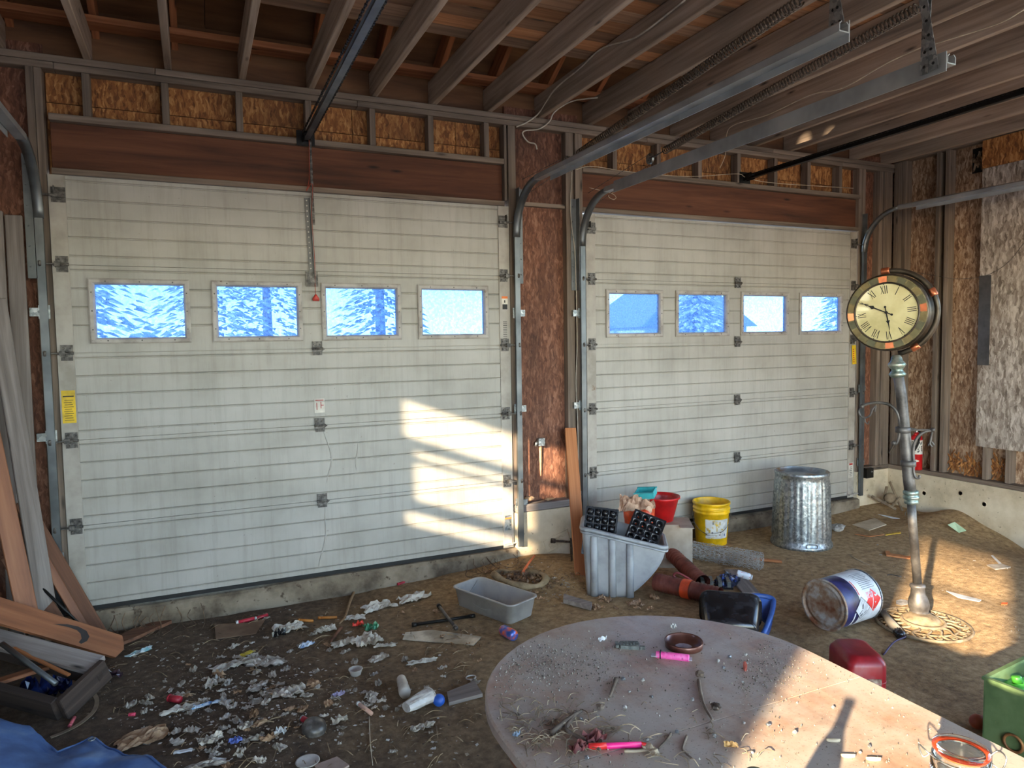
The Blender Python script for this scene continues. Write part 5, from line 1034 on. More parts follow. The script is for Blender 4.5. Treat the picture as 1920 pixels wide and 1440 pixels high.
# ================================================================ chicken wire roll with stake
a, b = pg(1278, 1042), pg(1418, 1066); CW = thing('chicken_wire_roll', 'roll of grey chicken wire lying in front of the yellow bucket', 'wire roll', (a+b)/2+Vector((0, 0, .06))); ax = (b-a); Lc = ax.length*1.12; Fm = frame((0, 0, 0), ax); Fm = axes((0, 0, 0), Fm.col[0].xyz, Fm.col[1].xyz, Fm.col[2].xyz)
mb = MB(); rnd = random.Random(8)
for lay in range(3):
    R = .072-.016*lay; nu, nv = 18, 12
    for i in range(nu):
        for j in range(nv):
            x0 = -Lc/2+Lc*i/nu; a0 = 2*PI*(j+.5*(i % 2))/nv+lay; jt = lambda: rnd.uniform(-.006, .006)
            P = lambda x, a_: Fm @ Vector((x+jt(), (R+jt())*math.cos(a_), (R+jt())*math.sin(a_)-.0))
            c0 = P(x0, a0); mb.tube([c0, P(x0+Lc/nu*.6, a0)], .0019, 3, False); mb.tube([P(x0+Lc/nu*.6, a0), P(x0+Lc/nu, a0+PI/nv)], .0019, 3, False); mb.tube([P(x0+Lc/nu*.6, a0), P(x0+Lc/nu, a0-PI/nv)], .0019, 3, False)
M_cw = plain('galvanized_wire', (190, 188, 182), .45, .4); tag(mb.build('mesh_roll', M_cw, CW), None, None, None, 'stuff')
mb = MB()
for s_ in (-1, 1):
    for R in (.074, .055): mb.smooth = True; mb.tube([Fm @ Vector((s_*Lc/2, (R+rnd.uniform(-.006, .006))*math.cos(2*PI*i/18), (R+rnd.uniform(-.006, .006))*math.sin(2*PI*i/18))) for i in range(18)], .0014, 4, closed=True)
mb.build('end_wire', M_cw, CW)
tag(board('wooden_stake', pg(1410, 1052)+Vector((0, 0, .02)), pg(1466, 1056)+Vector((0, 0, .012)), .03, .018, W['oak'], None), 'wooden stake poking out of the chicken wire roll', 'stake')
# ================================================================ rust-red flexible ducts
M_duct = pm('rust_red_duct', [(84, 40, 32), (116, 56, 44), (134, 76, 62)], 8, 4, .5)
def duct(label, P, R, smooth_part=None):
    P = [Vector(p) for p in P]; q = bez(P, 26); n = len(q); c0 = P[0]; T = thing('flexible_duct', label, 'duct', c0); mb = MB(); mb.smooth = True
    mb.tube([p-c0 for p in q], [R*(1+.05*math.sin(i*2.1)) for i in range(n)], 16, False); mb.build('corrugated_hose', M_duct, T)
    mb = MB(); mb.smooth = True; mb.tube([q[n//2-3]-c0, q[n//2]-c0, q[n//2+4]-c0], R*1.07, 16, False); mb.build('clamp_band', M_orpl if smooth_part else M_duct, T); mb = MB(); mb.smooth = True; mb.tube([q[0]-c0, q[2]-c0], R*.93, 16); mb.build('hose_mouth', M_dark, T); return T
g1, g2 = pg(1230, 1110), pg(1350, 1138); duct('rust red corrugated duct lying before the black tub', [g1+Vector((0, 0, .075)), (g1+g2)/2+Vector((0, 0, .072)), g2+Vector((0, 0, .07))], .062, True)
g1, g2 = pg(1255, 1062), pg(1318, 1108); duct('rust red duct end slanting out from behind the grey bin', [g1+Vector((.03, .05, .11)), (g1+g2)/2+Vector((0, 0, .085)), g2+Vector((0, 0, .06))], .055)
mb = MB(); mb.smooth = True; P = [V2(u, v, (3.86, -1.16, 0)) for u, v in ((1262, 1078), (1270, 1074), (1290, 1084), (1318, 1105), (1312, 1108), (1290, 1098), (1272, 1088))]; c0 = P[0].copy(); mb.tube([p-c0 for p in bez(P+[P[0]], 5)], .008, 6); o = mb.build('strap_clamp', plain('red_rubber', (140, 52, 50), .45), None, c0); tag(o, 'red rubber strap looped over the ducts', 'strap')
# ================================================================ black tub on a blue tote lid
bc_ = (pg(1340, 1178)+pg(1440, 1150))/2; bc_ = Vector((3.66, -1.74, gz(3.66, -1.74)))
TT = thing('black_tub', 'glossy black plastic tub tipped on its side by the table', 'tub', bc_+Vector((0, 0, .02)), -.72); mb = MB(); mb.smooth = True
def tubring(s_, y): return [(x*s_, y, z*s_+.12) for x, z in rrect(.34, .21, .06, 6)]
mb.loft([tubring(.80, .30), tubring(.84, .29), tubring(1.0, .0), tubring(1.07, .0), tubring(1.07, -.012), tubring(.98, -.012), tubring(.8, .27)]); mb.build('body', M_blk, TT)
TT.rotation_euler = (-.12, .0, -.72+PI)
M_blue = plain('blue_plastic', (58, 92, 160), .4)
TL = thing('tote_lid', 'blue plastic tote rim sticking out beside the black tub', 'tote', (3.98, -1.80, gz(3.98, -1.8))); mb = MB(); mb.smooth = True
P = [pz(u, v, z)-TL.location for u, v, z in ((1400, 1118, .03), (1425, 1117, .03), (1447, 1122, .02), (1450, 1132, .0), (1446, 1152, -.03), (1436, 1178, -.08), (1430, 1190, -.10))]; mb.tube(bez(P, 5), .016, 8); mb.build('rim', M_blue, TL)
mb = MB(); mb.loft([[p+Vector((0, 0, -.01)) for p in P]+[p+Vector((.02, .02, -.10)) for p in P[::-1]], [p+Vector((.012, .01, -.01)) for p in P]+[p+Vector((.03, .03, -.10)) for p in P[::-1]]]); mb.build('wall', M_blue, TL)
# small bottle, blue bag and flat board behind the tub
q = pg(1385, 1105); tag(board('flat_board', pg(1372, 1072)+Vector((0, 0, .012)), pg(1408, 1118)+Vector((0, 0, .02)), .12, .016, W['greybd'], None), 'short grey board lying flat behind the black tub', 'board')
p0, p1 = V2(1381, 1074, (4.18, -1.2, 0)), V2(1410, 1083, (4.18, -1.2, 0)); BO = thing('small_bottle', 'small white bottle with red fruit print lying on the board', 'bottle', p0); d = p1-p0; Fm = frame((0, 0, 0), d); Fm = axes((0, 0, 0), Fm.col[0].xyz, Fm.col[1].xyz, Fm.col[2].xyz); L = d.length
mb = MB(); mb.smooth = True; mb.lathe([(.0001, 0), (.022, .004), (.024, .01), (.024, L*.3), (.021, L*.36), (.024, L*.42), (.024, L*.82), (.018, L*.9)], 18, Fm @ RY(PI/2)); mb.build('body', pm('fruit_label', [(220, 226, 230), (232, 236, 238)], 9, 2, .4, spots=(60, (214, 60, 50), .6)), BO); mb = MB(); mb.smooth = True; mb.lathe([(.019, L*.88), (.019, L), (.015, L+.002)], 14, Fm @ RY(PI/2)); mb.build('cap', M_white, BO)
o = crumple(.20, .14, .05, 77, 10).build('printed_bag', pm('blue_printed_bag', [(30, 36, 52), (44, 52, 74), (60, 96, 190)], 26, 3, .35), None, pg(1362, 1095)+Vector((0, 0, .015))); o.rotation_euler = (.1, -.2, .3); tag(o, 'dark blue printed plastic bag behind the black tub', 'bag')
TR2 = thing('seed_tray', 'low dark tray with ribs between the ducts and the bag', 'tray', pg(1340, 1098), -.6); mb = MB(); mb.bx(-.12, .12, -.07, .07, 0, .012); mb.build('base', M_blk, TR2)
for i in range(4): MB().bx(-.10+i*.06, -.075+i*.06, -.06, .06, .012, .05).build('rib', M_bkl, TR2)
# carton behind the bin with the red basin on top is built with the bin group
CT = thing('cardboard_carton', 'pale cardboard carton behind the grey bin and trays', 'carton', (4.10, -.50, gz(4.10, -.50)-.003), -.55); hc = .19-CT.location.z; M_card = pm('pale_cardboard', [(150, 136, 118), (176, 162, 144)], 6, 3, .85)
MB().bx(-.14, .20, -.12, .12, 0, hc).build('body', M_card, CT); MB().bx(.10, .202, -.20, -.12, hc-.006, hc).build('flap', M_card, CT)
# ================================================================ boards leaning in the corner by the large door
def lean(label, p0, p1, wd, th, mat, up, name='leaning_board'): return tag(board(name, p0, p1, wd, th, mat, None, up, .004), label, 'board')
lean('tall grey board standing upright, nearest to the track', (-.175, -.075, -.16), (-.172, -.045, 2.41), .085, .025, W['greybd'], (0, -1, 0))
lean('tall narrow grey board standing upright at the picture edge', (-.27, -.085, -.16), (-.262, -.045, 2.43), .08, .03, W['greybd'], (0, -1, 0))
lean('long weathered plank leaning across the upright boards', py(92, 1172, -.30), py(-8, 560, -.13), .10, .022, W['greybd'], (.5, -1, .1))
lean('orange brown plank leaning in front of the grey ones', py(56, 1172, -.46), py(-40, 720, -.22), .10, .022, W['oakshade'], (.4, -1, .1))
lean('wide brown board with its foot beside the door', py(190, 1196, -.17), py(40, 940, -.08), .085, .022, W['brown'], (.35, -1, .25))
lean('narrow orange strip leaning beside the brown board', py(170, 1197, -.24), py(60, 1010, -.14), .05, .02, W['oakshade'], (.3, -1, .3))
lean('dark brown wide offcut low in the board stack', py(112, 1186, -.33), py(20, 1040, -.22), .11, .018, W['brown'], (.3, -1, .3))
mb = MB(); mb.smooth = True; p0, p1 = py(180, 1200, -.31), py(58, 1082, -.28); mb.tube([Vector((0, 0, 0)), p1-p0], .008, 8); tag(mb.build('steel_rod', M_blackmetal, None, p0), 'thin dark rod leaning across the brown boards', 'rod')
# orange board with a painted swoosh
p0, p1 = pg(228, 1226)+Vector((0, 0, .035)), py(-60, 1128, -.62); SW = thing('painted_board', 'orange board with a painted dark swoosh lying on the litter', 'board', M=frame(p0, p1, (-.25, -.75, 1))); L = (p1-p0).length; wd = .135
mb = MB(); mb.prism([(-L/2, -.03), (-L/2+.02, -wd/2), (L/2, -wd/2), (L/2, wd/2), (-L/2+.02, wd/2), (-L/2-.012, .01)], -.011, .011); mb.build('board', W['oakshade'], SW)
def sw(t_, o): return (-L/2+.15+.24*t_, o)
up_ = [(.40-L/2, .012), (.33-L/2, .034), (.27-L/2, .040), (.22-L/2, .030), (.195-L/2, .004), (.20-L/2, -.025), (.225-L/2, -.05)]; lo = [(.24-L/2, -.045), (.232-L/2, -.02), (.245-L/2, .004), (.27-L/2, .018), (.32-L/2, .020)]
if SW.matrix_world.col[1].z < 0: up_, lo = [(x, -y) for x, y in up_], [(x, -y) for x, y in lo]
mb = MB(); mb.prism(up_+lo, .0112, .0118); mb.build('swoosh_mark', plain('black_paint', (44, 38, 36), .6), SW)
# overturned bench frame
a1, b1 = Vector((.115, -1.15, -.085)), Vector((.275, -.985, .02)); dr = Vector((-.74, .60, .115)).normalized(); BF = thing('bench_frame', 'overturned wooden bench frame with a silvered plank and dark rails', 'bench', (a1.x, a1.y, gz(a1.x, a1.y)))
def bl(nm, p, q, w_, th, mat, up): return board(nm, Vector(p)-BF.location, Vector(q)-BF.location, w_, th, mat, BF, up, .004)
bl('seat_plank', b1+Vector((-.035, .02, .005)), b1+dr*1.3+Vector((-.035, .02, .0)), .115, .03, W['silver'], (.1, -.45, 1)); bl('rail', b1+Vector((-.01, -.035, -.05)), b1+dr*1.3+Vector((-.01, -.035, -.05)), .035, .075, W['dark'], (0, -.3, 1))
bl('rail', a1+Vector((-.02, .01, 0)), a1+dr*1.3+Vector((-.02, .01, -.02)), .04, .12, W['dark'], (0, -.5, 1)); bl('end_board', a1+(a1-b1)*.02, b1+(b1-a1)*.05+Vector((0, 0, -.02)), .035, .12, W['dark'], (0, 0, 1)); bl('cross_slat', a1+dr*.42+Vector((0, 0, .03)), b1+dr*.30+Vector((0, 0, -.05)), .06, .02, W['oakshade'], (0, 0, 1))
p0, p1 = V2(105, 1282, (.14, -1.05, 0)), V2(4, 1207, (-.2, -.75, 0)); mb = MB(); mb.smooth = True; mb.tube([Vector((0, 0, 0)), p1-p0], .013, 10); tag(mb.build('steel_tube', M_track, None, p0), 'bare steel tube slanting through the bench frame', 'tube')
p0, p1 = V2(130, 1266, (.17, -.98, 0)), V2(25, 1215, (-.2, -.7, 0)); tag(board('wood_strip', p0, p1, .02, .012, W['oak'], None), 'thin orange slat lying inside the bench frame', 'slat')
q = pg(85, 1305); o = crumple(.22, .16, .14, 51, 12).build('foil_bag', pm('dark_blue_foil', [(10, 14, 34), (18, 26, 62), (40, 60, 120)], 9, 3, .12), None, q); tag(o, 'shiny dark blue plastic bag inside the bench frame', 'bag')
# blue tarp with a grommet
M_tarp = pm('blue_tarp', [(62, 92, 142), (80, 114, 168), (112, 140, 178)], 5, 5, .55, bump=.15)
ol = [pz(u, v, -.13) for u, v in ((-120, 1400), (-30, 1372), (42, 1369), (75, 1385), (108, 1411), (172, 1384), (205, 1402), (240, 1417), (275, 1420), (310, 1445), (360, 1500), (260, 1620), (-140, 1620))]
mb = MB(); mb.smooth = True; cen = Vector((sum(p.x for p in ol)/len(ol), sum(p.y for p in ol)/len(ol), 0)); od = []
for i, p in enumerate(ol):
    q = ol[(i+1) % len(ol)]; od += [p.lerp(q, k/4) for k in range(4)]
rings = []
for k in range(12):
    s_ = 1-k/11.5; rings.append([])
    for p in od:
        x, y = cen.x+(p.x-cen.x)*s_, cen.y+(p.y-cen.y)*s_; hz = .012+.05*(1-s_)**.5*(.6+noise.noise(Vector((x*4, y*4, 2))))+.02*abs(noise.noise(Vector((x*9, y*9, 5))))
        if x < .1: hz += .10*min(1, (.1-x)*4)*min(1, (1-s_)*6)
        rings[-1].append((x-cen.x, y-cen.y, gz(x, y)+max(.006, hz)))
mb.loft(rings, None, False, True); TP = thing('tarp', 'blue plastic tarp bunched on the dirt in the corner', 'tarp', (cen.x, cen.y, 0)); mb.build('sheet', M_tarp, TP)
q = pz(172, 1391, -.115); mb = MB(); mb.smooth = True; mb.tube([Vector((q.x-cen.x+.013*math.cos(a), q.y-cen.y+.013*math.sin(a), q.z+.012)) for a in [2*PI*i/14 for i in range(14)]], .003, 6, closed=True); mb.build('grommet', M_galv, TP)
mb = MB(); mb.smooth = True; hem = [Vector(v_)+Vector((0, 0, .004)) for v_ in rings[0]]; mb.tube(hem, .005, 5, closed=True); mb.build('hem', M_tarp, TP)
# strap
mb = MB(); q = [pg(u, v)+Vector((0, 0, .012)) for u, v in ((175, 1303), (182, 1318), (178, 1335), (165, 1350), (145, 1365), (120, 1378), (95, 1388))]; qq = bez(q, 5); c0 = qq[0].copy(); mb.loft([[(p-c0)+Vector((0, 0, z))+d*s_ for s_, z in ((-1, 0), (1, 0), (1, .003), (-1, .003))] for p, d in [(qq[i], ((qq[min(i+1, len(qq)-1)]-qq[max(i-1, 0)]).cross(Vector((0, 0, 1)))).normalized()*.010) for i in range(len(qq))]]); tag(mb.build('fabric_strap', plain('tan_webbing', (126, 108, 88), .9), None, c0), 'tan webbing strap curling beside the bench frame', 'strap')

# ================================================================ grey litter tray and what lies round it
c4 = [pg(845, 1133), pg(942, 1168), pg(1003, 1152)]; GTc = Vector((2.50, -.80, 0)); uy = Vector((2.485-2.28, -1.012+.504, 0)).normalized(); ux = Vector((-uy.y, uy.x, 0)); GTc.z = gz(2.5, -.8)+.002
LT = thing('plastic_tray', 'deep grey plastic pan standing empty on the dirt', 'pan', M=axes(GTc, ux, uy, (0, 0, 1))); M_pan = pm('grey_pan_plastic', [(134, 132, 130), (152, 150, 148), (160, 156, 150)], 5, 4, .5)
mb = MB(); mb.smooth = True; r4 = lambda a, b, r, z: [(x, y, z) for x, y in rrect(a, b, r, 6)]
mb.loft([r4(.21, .48, .04, .0), r4(.225, .50, .04, .008), r4(.255, .545, .045, .128), r4(.275, .565, .05, .130), r4(.275, .565, .05, .137), r4(.25, .54, .045, .137), r4(.215, .49, .04, .014), r4(.20, .47, .04, .010)]); mb.build('body', M_pan, LT)
mb = MB(); mb.smooth = True; mb.tube([(-.118-.02*(.1-z)*-1, y, z) for y, z in [(-.2+.4*i/16, .122-.075*math.sin(PI*i/16)) for i in range(17)]], .003, 5); mb.build('moulded_curve', M_pan, LT); mb = MB(); mb.smooth = True; mb.tube([(x, -.262+.005, z) for x, z in [(-.09+.18*i/12, .122-.06*math.sin(PI*i/12)) for i in range(13)]], .003, 5)
mb.build('moulded_curve', M_pan, LT)
# rubber ring full of leaves, half buried
q = Vector((2.85, -.44, gz(2.85, -.44))); RG = thing('rubber_tub', 'half buried tan rubber tub ring full of dry leaves', 'tub', q, -1.0); mb = MB(); mb.smooth = True
mb.tube([Vector((.21*math.cos(a), .13*math.sin(a), .03+.015*math.sin(2*a))) for a in [2*PI*i/36 for i in range(36)]], [.022+.006*math.sin(i*.9) for i in range(36)], 8, closed=True); mb.build('rim', pm('dusty_tan_rubber', [(96, 80, 60), (130, 112, 86), (150, 132, 104)], 10, 4, .9), RG)
mb = MB(); rnd = random.Random(6)
for i in range(90):
    a, r_ = rnd.random()*2*PI, rnd.random()**.5; p = Vector((.18*r_*math.cos(a), .105*r_*math.sin(a), .012+.03*rnd.random())); s_ = .012+.014*rnd.random(); d = Vector((rnd.uniform(-1, 1), rnd.uniform(-1, 1), rnd.uniform(-.5, .5))).normalized(); e = d.orthogonal().normalized(); mb.add([p-d*s_, p+e*s_*.6, p+d*s_, p-e*s_*.6+Vector((0, 0, .006))], [(0, 1, 2), (0, 2, 3)])
tag(mb.build('dry_leaves', pm('brown_leaves', [(60, 44, 34), (104, 80, 60), (150, 122, 96)], 30, 3, .8, rnd=False), RG), None, None, None, 'stuff')
# steel bars, plate, planks
def bar_(label, u0, v0, u1, v1, r, z0=.012, z1=.012, ends=True):
    p0, p1 = pg(u0, v0)+Vector((0, 0, z0)), pg(u1, v1)+Vector((0, 0, z1)); T = thing('steel_bar', label, 'bar', p0); d = p1-p0; mb = MB(); mb.smooth = True; mb.tube([Vector(), d], r, 10); mb.build('shaft', M_pole if ends == 1 else M_blackmetal, T); mb = MB(); mb.smooth = True; mb.tube([d*-.02, d*.05], r*1.5, 10); mb.build('socket', M_blackmetal, T); mb = MB(); mb.smooth = True; mb.tube([d*.93, d*1.02], r*1.35, 10); mb.build('socket', M_pole if ends == 1 else M_blackmetal, T)
bar_('black steel bar with a square end lying on the dirt', 775, 1175, 888, 1158, .010, ends=2); bar_('shorter steel rod crossing over the black bar', 823, 1141, 855, 1186, .010, .018, .028, 1)
def flat(name, label, cat, px_, th, mat, lift=.004):
    P = [pg(u, v) for u, v in px_]; c = sum(P, Vector())/len(P); mb = MB(); mb.loft([[p-c+Vector((0, 0, lift+z)) for p in P] for z in (0, th)]); return tag(mb.build(name, mat, None, c), label, cat)
flat('metal_sheet', 'long grey metal sheet lying flat below the bars', 'sheet', ((760, 1188), (810, 1183), (903, 1196), (888, 1212), (755, 1201)), .004, pm('grey_sheet_metal', [(110, 106, 98), (140, 136, 128), (190, 186, 176)], 5, 4, .5, .5))
flat('plank_piece', 'grey plank end lying against the table edge', 'plank', ((838, 1305), (890, 1284), (905, 1308), (842, 1325)), .018, W['greybd']); flat('plank_piece', 'short weathered block near the grey bin foot', 'block', ((1057, 1122), (1110, 1138), (1108, 1146), (1056, 1132)), .03, W['greybd'])
flat('cardboard_piece', 'large muddy cardboard sheet under the red tube', 'cardboard', ((402, 1172), (470, 1170), (500, 1160), (480, 1190), (405, 1200)), .004, pm('muddy_cardboard', [(104, 80, 62), (134, 108, 86)], 6, 4, .9)); flat('tile_piece', 'pale square tile edge at the bottom of the picture', 'tile', ((590, 1440), (632, 1424), (655, 1440), (620, 1460)), .010, pm('pink_tile', [(150, 128, 116), (176, 154, 140)], 9, 3, .7))
twig('stick', 'long pale stick lying on the dirt toward the door', 'stick', [pg(668, 1103), pg(655, 1135), pg(648, 1158), pg(637, 1172)], .011, mat=pm('pale_wood_stick', [(128, 100, 72), (158, 128, 94)], 14, 3, .8), seed=11)
twig('stick', 'brown stick continuing below the white rag', 'stick', [pg(640, 1180), pg(628, 1196), pg(620, 1208)], .012, mat=W['brown'], seed=12)
twig('stick', 'thin straight stalk standing up from the litter', 'stick', [pg(692, 1345), pg(694, 1390), pg(699, 1436)], .003, mat=M_thin, seed=13)
twig('stick', 'orange marker stake at the foot of the pier', 'stake', [pg(980, 1078), pg(990, 1068)+Vector((0, 0, .03)), pg(1003, 1056)+Vector((0, 0, .05))], .012, mat=plain('faded_orange', (206, 106, 66), .6), seed=14)
flat('plank_piece', 'rotten plank lying along the sill by the board stack', 'plank', ((212, 1205), (250, 1185), (318, 1163), (322, 1170), (262, 1198), (228, 1212)), .02, W['brown'])

# ================================================================ litter: singled out pieces
def tube_(label, u0, v0, u1, v1, r, mat, name='plastic_tube', cat='tube', end=None):
    p0, p1 = pg(u0, v0)+Vector((0, 0, r)), pg(u1, v1)+Vector((0, 0, r)); T = thing(name, label, cat, p0); d = p1-p0; mb = MB(); mb.smooth = True; mb.tube([Vector(), d], r, 10); mb.build('body', mat, T); mb = MB(); mb.smooth = True; mb.tube([d*-.02, d*.12], r*1.06, 10); mb.build('end_cap', end or mat, T)
M_shell = plain('red_shell_plastic', (176, 40, 56), .4)
tube_('red plastic tube lying on the muddy cardboard', 443, 1171, 477, 1163, .012, M_shell, end=M_white); tube_('second red tube piece pointing to the sill', 478, 1163, 502, 1156, .011, M_shell, end=M_white)
tube_('orange wooden dowel left of the white rag', 560, 1165, 587, 1167, .009, plain('orange_dowel', (190, 122, 50), .6), 'dowel', 'dowel'); tube_('longer orange dowel beside the pale stick', 597, 1161, 632, 1160, .009, plain('orange_dowel_two', (186, 116, 44), .6), 'dowel', 'dowel')
tube_('red shotgun-like tube at the rim of the black pan', 566, 1352, 580, 1360, .014, M_shell, end=M_galv); tube_('short red cylinder on the torn paper', 318, 1315, 338, 1319, .018, M_shell); tube_('tiny pink capsule on bare dirt', 242, 1343, 254, 1342, .008, plain('pink_capsule', (212, 70, 96), .4)); tube_('pink tube at the foot of the bench frame', 131, 1364, 140, 1348, .008, plain('pink_tube', (200, 96, 106), .4))
tube_('white and tan lip balm tube on a stalk', 671, 1322, 697, 1342, .010, pm('tan_tube', [(206, 160, 138), (226, 190, 170)], 9, 2, .4), end=M_white); tube_('red bottle cap tube near the sill strap', 746, 1098, 762, 1092, .010, M_shell)
q = pg(823, 1323); BL = tag((lambda m_: (setattr(m_, 'smooth', True), m_.ball((0, 0, .028), .030, 20, 14), m_)[2])(MB()).build('blue_ball', plain('blue_ball_rubber', (40, 92, 190), .4), None, q), 'small blue ball beside the crushed plastic cup', 'ball')
q = pg(604, 1120); YB_ = thing('yellow_ball', 'tiny yellow smiling ball near the door sill', 'ball', q); mb = MB(); mb.smooth = True; mb.ball((0, 0, .022), .024, 18, 12); mb.build('ball', plain('yellow_ball_rubber', (222, 186, 30), .45), YB_)
mb = MB(); dcam = (CAM-q); dcam.z = 0; dcam.normalize(); sd = Vector((-dcam.y, dcam.x, 0))
for s_, z in ((-.008, .029), (.008, .029)): mb.ball(dcam*.0215+sd*s_+Vector((0, 0, z)), .003, 6, 4)
mb.tube(bez([dcam*.022+sd*-.010+Vector((0, 0, .018)), dcam*.0245+Vector((0, 0, .013)), dcam*.022+sd*.010+Vector((0, 0, .018))], 4), .0014, 4); mb.build('face_print', M_ink, YB_)
# crushed clear cup
p0, p1 = pg(762, 1340)+Vector((0, 0, .035)), pg(806, 1318)+Vector((0, 0, .04)); CP = thing('plastic_cup', 'crushed clear plastic cup lying beside the blue ball', 'cup', p0); d = p1-p0; z_ = d.normalized(); x_ = z_.cross(Vector((0, 0, 1))).normalized(); y_ = z_.cross(x_); M_cup = pm('milky_cup_plastic', [(170, 164, 156), (206, 202, 196), (222, 220, 216)], 12, 4, .25, Alpha=.75)
mb = MB(); rnd = random.Random(3); L = d.length; mb.loft([[x_*(rr*(1+.25*noise.noise(Vector((math.cos(a)*2, math.sin(a)*2, q_*3))))*math.cos(a))+y_*(rr*.8*(1+.25*noise.noise(Vector((math.cos(a)*2, math.sin(a)*2, q_*3+9))))*math.sin(a))+z_*L*q_ for a in [2*PI*i/18 for i in range(18)]] for q_, rr in ((0, .030), (.3, .035), (.65, .039), (.95, .043), (1.0, .045))], None, True, False); mb.build('body', M_cup, CP); mb = MB(); mb.smooth = True; mb.tube([x_*.046*math.cos(a)+y_*.038*math.sin(a)+z_*L for a in [2*PI*i/20 for i in range(20)]], .003, 6, closed=True); mb.build('rim', M_cup, CP)
# squeezed bottle
p0, p1 = pg(752, 1280)+Vector((0, 0, .025)), pg(760, 1312)+Vector((0, 0, .03)); SB = thing('squeeze_bottle', 'pale ribbed squeeze bottle lying on the dirt', 'bottle', p0); d = p1-p0; L = d.length; Fm = frame((0, 0, 0), d); Fm = axes((0, 0, 0), Fm.col[0].xyz, Fm.col[1].xyz, Fm.col[2].xyz); mb = MB(); mb.smooth = True; mb.lathe([(.012, 0), (.024, L*.06), (.026, L*.2), (.022, L*.3), (.028, L*.4), (.023, L*.55), (.029, L*.65), (.03, L*.9), (.026, L), (.0001, L)], 18, Fm @ RY(PI/2)); mb.build('body', pm('milky_bottle', [(176, 166, 150), (200, 192, 178)], 9, 3, .4), SB); mb = MB(); mb.smooth = True; mb.lathe([(.013, -.012), (.013, .006)], 12, Fm @ RY(PI/2)); mb.build('cap', M_wlab, SB)
def cup(label, u, v, r, h, mat, name='small_cup', tilt=0):
    q = pg(u, v); T = thing(name, label, 'cup', q); mb = MB(); mb.smooth = True; mb.lathe([(.0001, .003), (r*.72, .003), (r*.76, .006), (r*.96, h-.004), (r*1.06, h-.002), (r*1.06, h), (r*.94, h), (r*.72, .008), (.0001, .008)], 24); mb.build('body', mat, T); T.rotation_euler = (tilt, tilt*.5, 0)
M_clr = pm('cloudy_plastic', [(170, 164, 156), (196, 190, 182)], 14, 3, .3); cup('small clear portion cup standing on the dirt', 667, 1266, .036, .036, M_clr); cup('shallow clear lid lying at the bottom of the picture', 577, 1432, .048, .014, M_clr, 'shallow_cup')
q = pg(883, 1272); mb = MB(); mb.smooth = True; mb.tube([Vector((.026*math.cos(a), .022*math.sin(a), .005)) for a in [2*PI*i/22 for i in range(22)]], .0035, 6, closed=True); tag(mb.build('plastic_ring', M_clr, None, q), 'thin white plastic ring beside the table edge', 'ring')
q = pg(588, 1370); PN = thing('metal_bowl', 'dark round metal bowl tipped over on the dirt', 'bowl', q); mb = MB(); mb.smooth = True; mb.lathe([(.0001, .052), (.03, .05), (.05, .036), (.056, .014), (.054, .004)], 28, None, False, False); mb.build('shell', pm('scuffed_dark_metal', [(58, 54, 52), (92, 88, 84), (150, 144, 138)], 8, 4, .4, .4), PN); PN.rotation_euler = (.25, .15, 0)
# drink can by the table
p0, p1 = pg(942, 1190)+Vector((0, 0, .032)), pg(966, 1203)+Vector((0, 0, .032)); DC = thing('drink_can', 'blue and orange drink can lying against the table edge', 'can', p0); d = (p1-p0).normalized()*.12; Fm = frame((0, 0, 0), d); Fm = axes((0, 0, 0), Fm.col[0].xyz, Fm.col[1].xyz, Fm.col[2].xyz); mb = MB(); mb.smooth = True; mb.lathe([(.024, -.004), (.032, .008), (.033, .014), (.033, .108), (.028, .118)], 22, Fm @ RY(PI/2)); mb.build('body', pm('blue_orange_print', [(44, 74, 150), (70, 96, 170), (230, 110, 60)], 16, 2, .3, .3), DC); mb = MB(); mb.smooth = True; mb.lathe([(.0001, -.001), (.022, -.001), (.025, -.005), (.026, .0)], 20, Fm @ RY(PI/2), False, False); mb.build('lid', M_galv, DC)
# crumpled pieces one can tell apart
M_paper = pm('dirty_white_paper', [(124, 115, 102), (164, 155, 142), (190, 182, 170)], 8, 4, .85, vary=.4); M_rag = pm('grey_white_rag', [(150, 142, 128), (188, 180, 166), (204, 198, 186)], 10, 4, .95, bump=.3); M_film = pm('clear_film', [(118, 110, 100), (150, 141, 130), (182, 174, 164)], 14, 4, .35, vary=.35); M_brpap = pm('brown_paper', [(120, 92, 66), (152, 120, 90), (176, 146, 116)], 8, 4, .9, vary=.3)
def sheet(label, cat, u, v, w_, h_, mat, seed, amp=.03, rot=0, n=10, name='crumpled_paper', fold=2.2):
    o = crumple(w_, h_, amp, seed, n, fold).build(name, mat, None, pg(u, v)); o.rotation_euler = (0, 0, rot); return tag(o, label, cat)
sheet('long twisted white rag trailing from the strap', 'cloth', 775, 1123, .22, .12, M_rag, 61, .04, .3, 14, 'cloth_rag'); sheet('folded white rag left of the long one', 'cloth', 708, 1140, .20, .13, M_rag, 62, .04, .2, 14, 'cloth_rag'); sheet('small cream rag beside the pale stick', 'cloth', 665, 1160, .13, .08, M_rag, 63, .03, -.3, 12, 'cloth_rag')
sheet('draped grey rag under the red and green packet', 'cloth', 685, 1205, .16, .17, M_rag, 64, .05, .4, 14, 'cloth_rag'); sheet('flattened rag beside the black lump', 'cloth', 540, 1180, .19, .13, M_rag, 65, .04, .2, 14, 'cloth_rag'); sheet('small knotted white rag on bare dirt', 'cloth', 608, 1183, .13, .08, M_rag, 66, .04, 0, 12, 'cloth_rag'); sheet('trailing rag end near the metal sheet', 'cloth', 722, 1212, .13, .05, M_rag, 67, .02, -.3, 10, 'cloth_rag'); sheet('pale rag lying left of the draped one', 'cloth', 645, 1207, .14, .08, M_rag, 68, .03, .2, 12, 'cloth_rag')
